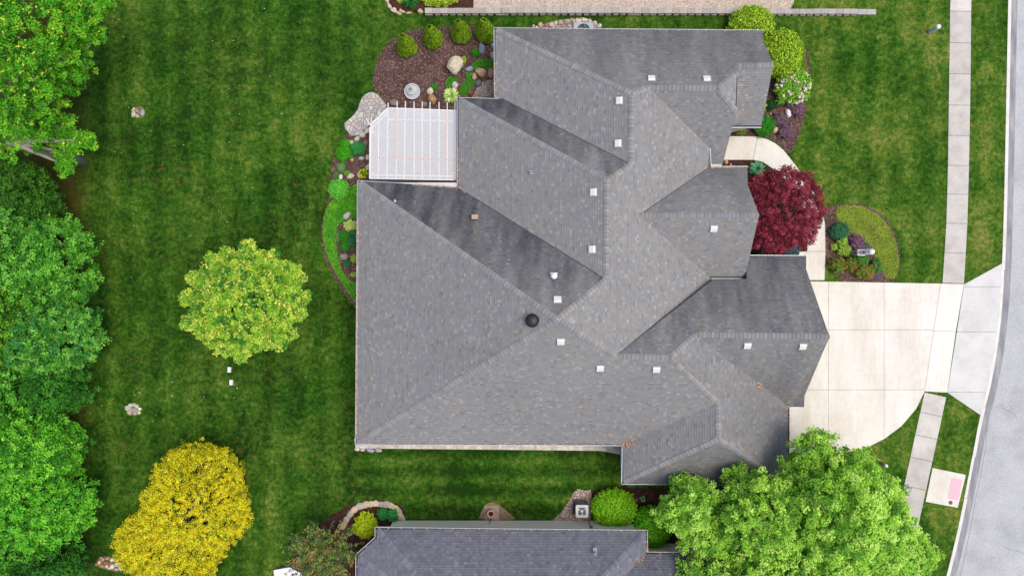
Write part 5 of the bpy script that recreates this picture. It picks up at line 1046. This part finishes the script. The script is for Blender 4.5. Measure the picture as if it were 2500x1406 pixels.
for (cx, cy), lb, lst in (((337, 275), 'small ring of grey flat stones in bare soil below the tall maple', [(326, 279, 5, 7, A(196, 190, 176)), (333, 270, 6, 5, A(170, 150, 136)), (341, 276, 6, 6, A(140, 128, 122)), (348, 276, 5, 8, A(176, 174, 180)), (346, 264, 5, 3, A(130, 124, 104)), (335, 283, 5, 4, A(196, 180, 150)), (326, 268, 4, 5, A(206, 186, 164))]), ((325, 998), 'small cluster of pale flat stones round a disc facing the bright wood trees', [(312, 996, 7, 7, A(190, 186, 178)), (318, 989, 5, 4, A(206, 204, 190)), (327, 988, 5, 4, A(186, 192, 170)), (334, 992, 5, 4, A(214, 206, 180)), (341, 998, 4, 3, A(244, 244, 226)), (339, 1006, 5, 5, A(210, 200, 178)), (329, 1009, 5, 3, A(206, 200, 170)), (316, 1008, 6, 5, A(190, 178, 160)), (321, 1000, 4, 5, A(200, 184, 168))])):
    e = empty('stone_ring', P(cx, cy), lb, 'stone ring')
    sheet('soil', px_poly(smooth_poly([(cx - 19, cy - 6), (cx - 6, cy - 15), (cx + 12, cy - 14), (cx + 19, cy + 2), (cx + 12, cy + 15), (cx - 12, cy + 14)], 1)), .006, mottled('soil_thin', [(.3, A(96, 100, 40)), (.7, A(140, 130, 76))], 5, 20, .3), e)
    for px, py, rx, ry, c_ in lst: rock('flat_stone', px, py, (rx, ry), c_, None, .22, parent=e)
    if cx == 325: mb = MB(); mb.lathe(P(330, 1001, .0), [(.2, 0), (.2, .1), (.17, .13), (.01, .13)], 18); mb.build('disc', plain('disc_stone', A(166, 152, 148), .9), e)
# retaining wall of blocks
rw = empty('retaining_wall', P(1580, 30), 'long low wall of grey concrete blocks along the neighbouring drive', 'wall')
for x0, x1, y0, y1, ht in ((1037, 1223, 20, 33, .42), (1224, 1547, 19, 32, .46), (1548, 1790, 20, 33, .42), (1790, 2095, 22, 34, .36), (2095, 2139, 23, 36, .2)):
    nb_ = max(1, round((x1 - x0) / 18.2)); low = .18
    for i in range(nb_):
        xa = x0 + (x1 - x0) * i / nb_; xb = x0 + (x1 - x0) * (i + 1) / nb_; tn = rnd.uniform(.86, 1.1); warm = rnd.random() * .05
        a0 = P(xa, y0, ht); a1 = P(xb, y1, ht); cx, cy = (a0.x + a1.x) / 2, (a0.y + a1.y) / 2; sx, sy = abs(a1.x - a0.x) - .012, abs(a1.y - a0.y)
        col = np.array(A(184, 180, 174)) * tn * np.array([1 + warm, 1, 1 - warm]); mb = MB(); mb.box((cx, cy + rnd.uniform(-.008, .008), ht - low / 2), sx, sy, low - .008, 0, tuple(col)); mb.build('cap_block', M_block, rw)
        if ht > .3: mb = MB(); mb.box((cx + sx * .3 * (i % 2), cy - .035, (ht - low) / 2 - .03), sx * .97, sy, ht - low + .04, 0, tuple(np.array(A(206, 194, 176)) * rnd.uniform(.9, 1.08))); mb.build('wall_block', M_block, rw)
# ------------------------------------------------------------------ pergola
PH = 2.62; pc = P(1008, 352, 0); pg = empty('pergola', (pc.x, pc.y, 0), 'white lattice roofed pergola over the patio', 'pergola')
M_vinyl = M_white; M_pinkb = plain('batten_pinkish', A(232, 200, 186), .7, var=.08)
top_y0, top_y1 = 265, 437
outl = [(903, 311), (950, 264), (1113, 270), (1113, 440), (902, 436)]
ow = px_poly(outl, PH)
rxs = [907, 926, 948, 970, 990, 1011, 1031, 1050, 1072, 1092, 1111]; ends = [288, 271, 252, 248, 248, 249, 249, 250, 250, 251, 251]
for x, y in zip(rxs, ends): mb = MB(); a = P(x, y, PH - .08); b = P(x - 3 if x < 1000 else x, 437, PH - .08); mb.beam(a, b, .05, .15); mb.build('rafter', M_vinyl, pg)
mb = MB(); mb.beam(P(896, 293, PH - .1), P(906, 308, PH - .1), .06, .12); mb.build('rafter_tail', M_vinyl, pg)
for a, b in (((948, 293), (1113, 296)), ((903, 428), (1113, 431)), ((908, 316), (948, 277)), ((905, 306), (947, 265))): mb = MB(); mb.beam(P(*a, PH - .26), P(*b, PH - .26), .09, .2); mb.build('beam', M_vinyl, pg)
for px, py in ((950, 294), (1106, 297), (909, 320), (909, 424), (1106, 424)):
    q = P(px, py, PH - .3); mb = MB(); mb.box((q.x, q.y, (PH - .36) / 2), .13, .13, PH - .36); mb.build('post', M_vinyl, pg)
lat = MB(); sp_ = .088; ocw = ccw(ow)
for lay, (a, b) in enumerate(((1, 1), (1, -1))):
    a /= math.sqrt(2); b /= math.sqrt(2); ds = [a * p[0] + b * p[1] for p in ocw]; d = min(ds)
    while d < max(ds):
        q = clip(clip(ocw, -a, -b, -d), a, b, d + .035)
        if len(q) >= 3: z = PH + .006 + lay * .009; lat.prism(ccw(q), z, z + .007)
        d += sp_
lo = lat.build('lattice_panel', M_vinyl, pg); lo['kind'] = 'stuff'
for (a, b) in (((968, 266), (967, 387)), ((1091, 268), (1089, 390)), ((904, 385), (1113, 391))): mb = MB(); mb.beam(P(*a, PH + .03), P(*b, PH + .03), .055, .015); mb.build('batten', M_pinkb, pg)
for (a, b) in zip(outl, outl[1:] + outl[:1]): mb = MB(); mb.beam(P(*a, PH + .028), P(*b, PH + .028), .05, .016); mb.build('edge_trim', M_vinyl, pg)
# ------------------------------------------------------------------ fountain
f = P(1008, 227, 0); ft = empty('fountain', (f.x, f.y, 0), 'pale grey tiered garden fountain in the back mulch bed', 'fountain'); M_ft = plain('cast_stone', A(214, 216, 218), .75, var=.06)
mb = MB(); mb.lathe(f, [(.42, 0), (.5, .1), (.55, .3), (.55, .36), (.49, .36), (.46, .24), (.01, .22)], 36); mb.build('basin', M_ft, ft, False)
mb = MB(); mb.lathe(f, [(.1, .2), (.09, .5), (.14, .56), (.3, .64), (.31, .67), (.27, .67), (.1, .62), (.01, .62)], 30); mb.build('bowl', M_ft, ft)
mb = MB(); mb.lathe(f, [(.06, .6), (.06, .8), (.17, .86), (.18, .89), (.15, .89), (.01, .86)], 26); mb.build('upper_bowl', M_ft, ft)
mb = MB(); mb.lathe(f, [(.05, .84), (.05, .94), (.1, 1.0), (.11, 1.07), (.07, 1.14), (.01, 1.16)], 20); mb.build('ball_finial', plain('finial_stone', A(170, 152, 146), .8), ft, True)
mb = MB(); mb.lathe(f, [(.47, .27), (.01, .272)], 30); mb.build('water', plain('fountain_water', A(200, 206, 210), .1, spec=.5), ft)
# ------------------------------------------------------------------ air conditioner
ac = P(1419, 1241, 0); acx, acy = P(1421, 1247.5, .9).x, P(1421, 1247.5, .9).y
ae = empty('air_conditioner', (acx, acy, 0), 'grey air conditioner with a white fan on a dark pad beside gravel', 'air conditioner')
mb = MB(); mb.box((acx - .06, acy + .06, .03), 1.02, 1.02, .1); mb.build('pad', plain('pad_dark', A(92, 88, 96), .9), ae)
mb = MB(); s = .42; mb.box((acx, acy, .47), .78, .78, .78); cab = mb.build('cabinet', plain('cabinet_grey', A(96, 102, 112), .6), ae)
for sx, sy in ((-1, -1), (1, -1), (1, 1), (-1, 1)): mb = MB(); mb.box((acx + sx * .39, acy + sy * .39, .47), .07, .07, .8); mb.build('corner_post', M_grey, cab)
for k in range(9):
    for sx, sy, lw, ld in ((0, .395, .66, .02), (-.395, 0, .02, .66)): mb = MB(); mb.box((acx + sx, acy + sy, .14 + k * .085), lw, ld, .025); mb.build('louvre', M_grey, cab)
def rrect(r, c, n=5):
    o = []
    for q, (sx, sy) in enumerate(((1, 1), (-1, 1), (-1, -1), (1, -1))):
        for i in range(n + 1): a = q * math.pi / 2 + i * math.pi / 2 / n; o.append(((r - c) * sx + c * math.cos(a), (r - c) * sy + c * math.sin(a)))
    return o
ring = rrect(.43, .1, 6); n = len(ring); ins = [(.33 * math.cos(math.atan2(y, x)), .33 * math.sin(math.atan2(y, x))) for x, y in ring]
vs = [(acx + x, acy + y, .91) for x, y in ring] + [(acx + x, acy + y, .9) for x, y in ins] + [(acx + x, acy + y, .82) for x, y in ring] + [(acx + x, acy + y, .8) for x, y in ins]
fs = [(i, (i + 1) % n, n + (i + 1) % n, n + i) for i in range(n)] + [(2 * n + i, 2 * n + (i + 1) % n, (i + 1) % n, i) for i in range(n)] + [(n + i, n + (i + 1) % n, 3 * n + (i + 1) % n, 3 * n + i) for i in range(n)]
mesh_obj('top_cover', vs, fs, plain('cover_light', A(216, 214, 208), .5), ae)
fan = MB(); fan.lathe((acx, acy, .84), [(.09, 0), (.09, .05), (.07, .07), (.01, .075)], 18)
for k in range(3):
    a0 = math.radians(140 - k * 120); v = []
    for r_, z_ in ((.07, .87), (.31, .885)):
        for da, dz in ((-.42, -.02), (.42, .02)): v.append((acx + r_ * math.cos(a0 + da * (1 if r_ > .1 else 1.2)), acy + r_ * math.sin(a0 + da * (1 if r_ > .1 else 1.2)), z_ + dz - .02))
    fan.add(v, [(0, 2, 3, 1)])
fan.build('fan', plain('fan_white', A(228, 230, 236), .4), ae)
# ------------------------------------------------------------------ pot, pavers and cable by the neighbour's wall
pv = empty('paver_pad', P(1200, 1252), 'square pad of weathered pavers in bare soil against the neighbouring wall', 'pavers')
sheet('soil', px_poly(smooth_poly([(1170, 1262), (1180, 1236), (1195, 1224), (1215, 1228), (1230, 1240), (1248, 1256), (1262, 1269), (1168, 1269)], 1)), .006, M_soil, pv)
for i in range(2):
    for j in range(2): mb = MB(); q = P(1191 + i * 18.5, 1241.5 + j * 18.5); mb.box((q.x, q.y, .02), .51, .51, .07, rnd.uniform(-.02, .02), tuple(np.array(A(172, 158, 138) if not (i and j) else A(186, 158, 148)) * rnd.uniform(.94, 1.06))); mb.build('paver', M_block, pv)
q = P(1199, 1249, .05); pot = empty('flower_pot', (q.x, q.y, .055), 'terracotta pot standing empty on the paver pad', 'pot'); mb = MB(); mb.lathe((q.x, q.y, .055), [(.15, 0), (.22, .3), (.27, .3), (.28, .4), (.28, .43), (.17, .43), (.17, .2), (.01, .19)], 26); mb.build('body', M_terra, pot)
mb = MB(); mb.lathe((q.x, q.y, .055), [(.168, .3), (.01, .31)], 20); mb.build('soil', plain('pot_soil', A(66, 42, 38), .95), pot)
mb = MB(); cb = [P(968, 1265, .05), P(985, 1268.5, .05), P(1060, 1269, .04), P(1130, 1269.2, .04), P(1192, 1267.6, .05), P(1199, 1268.6, .1)]; cb = [Vector((v.x, v.y + .05, v.z)) for v in cb]; e_ = cb[-1]; cb += [Vector((e_.x - .1, wy + .06, .6)), Vector((e_.x - .1, wy + .05, .75))]
mb.tube(cb, [.022] * len(cb), 6); tag(mb.build('cable', M_black), 'black cable running along the foot of the neighbouring wall', 'cable')
# ------------------------------------------------------------------ lamp pedestal in the front bed
b0 = P(2084, 618.5, 0); lp = empty('lamp_pedestal', (b0.x, b0.y, 0), 'white stepped pedestal with a round lamp head in the bed by the walk', 'lamp')
mb = MB(); mb.box((b0.x, b0.y, .5), .4, .36, 1.0); mb.build('lower_block', plain('pedestal_stone', A(206, 200, 192), .8), lp)
mb = MB(); mb.box((b0.x + .0, b0.y, 1.03), .5, .42, .07); mb.build('ledge', M_white, lp)
mb = MB(); mb.box((b0.x + .06, b0.y, 1.5), .3, .3, .9); mb.build('upper_block', M_white, lp)
mb = MB(); mb.box((b0.x + .06, b0.y, 1.98), .4, .36, .06); mb.build('cap', M_white, lp)
mb = MB(); mb.lathe((b0.x + .08, b0.y, 2.0), [(.08, 0), (.08, .06), (.17, .14), (.2, .24), (.16, .34), (.01, .39)], 22); mb.build('lamp_globe', plain('globe_white', A(248, 248, 250), .3), lp, True)
mk = MB(); x_ = b0.x - .095; zc = 1.55
for (ya, za), (yb, zb) in (((-.08, zc - .12), (0, zc + .12)), ((.08, zc - .12), (0, zc + .12)), ((-.05, zc - .04), (.05, zc - .04))): mk.beam((x_, b0.y + ya, za), (x_, b0.y + yb, zb), .02, .03)
mk.build('letter_plate', M_black, lp); mk = MB(); mk.box((b0.x - .205, b0.y, .66), .012, .14, .18); mk.build('number_plate', plain('plate_grey', A(110, 108, 108), .6), lp)
# ------------------------------------------------------------------ utility markers and small lawn posts
M_teal = plain('utility_pale_green', A(206, 226, 222), .5)
def marker(px, py, hgt, r_, label, m):
    q = P(px, py, 0); e = empty('utility_pedestal', (q.x, q.y, 0), label, 'utility post'); mb = MB(); mb.lathe(q, [(r_ * .9, -.05), (r_ * .9, hgt * .8)], 16); mb.build('post', m, e); mb = MB(); mb.lathe(q, [(r_, hgt * .78), (r_, hgt * .95), (r_ * .8, hgt), (.01, hgt * 1.02)], 16); mb.build('cap', M_white, e, True)
marker(2271, 78, 1.0, .16, 'pale green utility post with a white cap near the sidewalk on the front lawn', M_teal); marker(2148, 1129, .9, .11, 'thin grey utility post with a pale cap on the grass south of the driveway', plain('utility_grey', A(120, 128, 120), .5))
for px, py, lb in ((561, 902, 'small pale box on the lawn touching the shade of the round maple'), (565.5, 933, 'small white box standing clear on the back lawn')):
    q = P(px, py, .1); e = empty('irrigation_box', (q.x, q.y, 0), lb, 'utility box'); mb = MB(); mb.box((q.x, q.y, .09), .2, .34, .18, rnd.uniform(-.1, .1)); mb.build('body', M_teal, e); mb = MB(); mb.box((q.x, q.y, .2), .22, .37, .03, -.05); mb.build('lid', M_white, e)
# pair of small dark path lights in the entry bed
q = P(1949, 284, 0); e = empty('path_light', (q.x, q.y, 0), 'small dark spotlight in the mulch beside purple heather', 'garden light'); mb = MB(); mb.tube([(q.x, q.y, -.05), (q.x, q.y, .16)], [.02, .02]); mb.build('stake', M_black, e); mb = MB(); mb.tube([(q.x - .12, q.y, .2), (q.x + .16, q.y + .02, .24)], [.06, .075], 12); mb.build('lamp_head', M_black, e)
# window well
q = P(1424, 72, 0); wwl = empty('window_well', (q.x, q.y, 0), 'grey window well with a dark rounded opening under the north eave', 'window well'); mb = MB(); R0 = .43
outer = [(-.68, -.3), (.68, -.3), (.68, .38), (.35, .5), (-.35, .5), (-.68, .38)]
nn = 20; ow_ = [(1.25 * math.cos(math.pi * i / nn), 1.25 * math.sin(math.pi * i / nn)) for i in range(nn + 1)]
vs = []; 
for i in range(nn + 1):
    a = math.pi * i / nn; c_, s_ = math.cos(a), math.sin(a); k = min(.68 / abs(c_) if abs(c_) > 1e-6 else 9, .52 / abs(s_) if abs(s_) > 1e-6 else 9); vs += [(q.x + R0 * c_, q.y + R0 * s_ - .1, .16), (q.x + k * c_, q.y + k * s_ - .1, .16), (q.x + R0 * c_, q.y + R0 * s_ - .1, .0), (q.x + k * c_, q.y + k * s_ - .1, .0)]
fs = []
for i in range(nn): j = 4 * i; fs += [(j, j + 1, j + 5, j + 4), (j + 1, j + 3, j + 7, j + 5), (j + 2, j, j + 4, j + 6)]
mesh_obj('collar', vs, fs, plain('well_grey', A(176, 188, 200), .6), wwl)
mb = MB(); mb.lathe((q.x, q.y - .1, .03), [(R0 - .005, 0), (.01, .001)], 24); mb.build('opening', M_black, wwl)
mb = MB(); mb.lathe((q.x, q.y - .14, .03), [(.16, 0), (.16, .05), (.01, .06)], 16); mb.build('drain_cap', plain('drain_pale', A(196, 180, 176), .7), wwl)
# pale topped box by the twiggy bush
a = [P(668, 1391, .45), P(706, 1384, .45), P(738, 1400, .45), P(735, 1425, .45), P(672, 1428, .45)]; c_ = sum((Vector(v) for v in a), Vector()) / len(a)
e = empty('planter_box', (c_.x, c_.y, 0), 'low box with a bright white top half hidden by the twiggy bush', 'box'); top_ = [(v.x, v.y) for v in a]; mb = MB(); mb.prism(ccw(inset(top_, .05)), -.02, .4); mb.build('body', plain('weathered_stone', A(170, 150, 146), .9, var=.2), e); mb = MB(); mb.prism(ccw(top_), .4, .46); mb.build('lid', M_white, e)
# hose bib box on the neighbour's wall
q = P(1447, 1283, 2.4); mb = MB(); mb.box((q.x, wy + .06, 1.5), .2, .12, .3); o = mb.build('meter_box', M_grey, nhouse)
mb = MB(); mb.tube([(acx + .3, acy - .35, .3), (acx + .5, wy + .1, .4), (q.x, wy + .08, 1.35)], [.03] * 3, 6); mb.build('conduit', M_grey, nhouse)

# pale petals and clippings lying on the back lawn
q = sample_poly(px_poly([(240, 20), (780, 20), (780, 800), (700, 1180), (240, 1340)]), 260); n = len(q)
o = leaf_cloud('fallen_petals', np.column_stack([q, np.full(n, .012)]), np.tile([0, 0, 1.0], (n, 1)) + rng.normal(size=(n, 3)) * .1, rng.uniform(.04, .12, n), pick([A(220, 220, 200), A(190, 180, 140), A(150, 140, 90)], n), M_leafd)
tag(o, 'pale petals and clippings scattered on the back lawn', 'petals', kind='stuff')
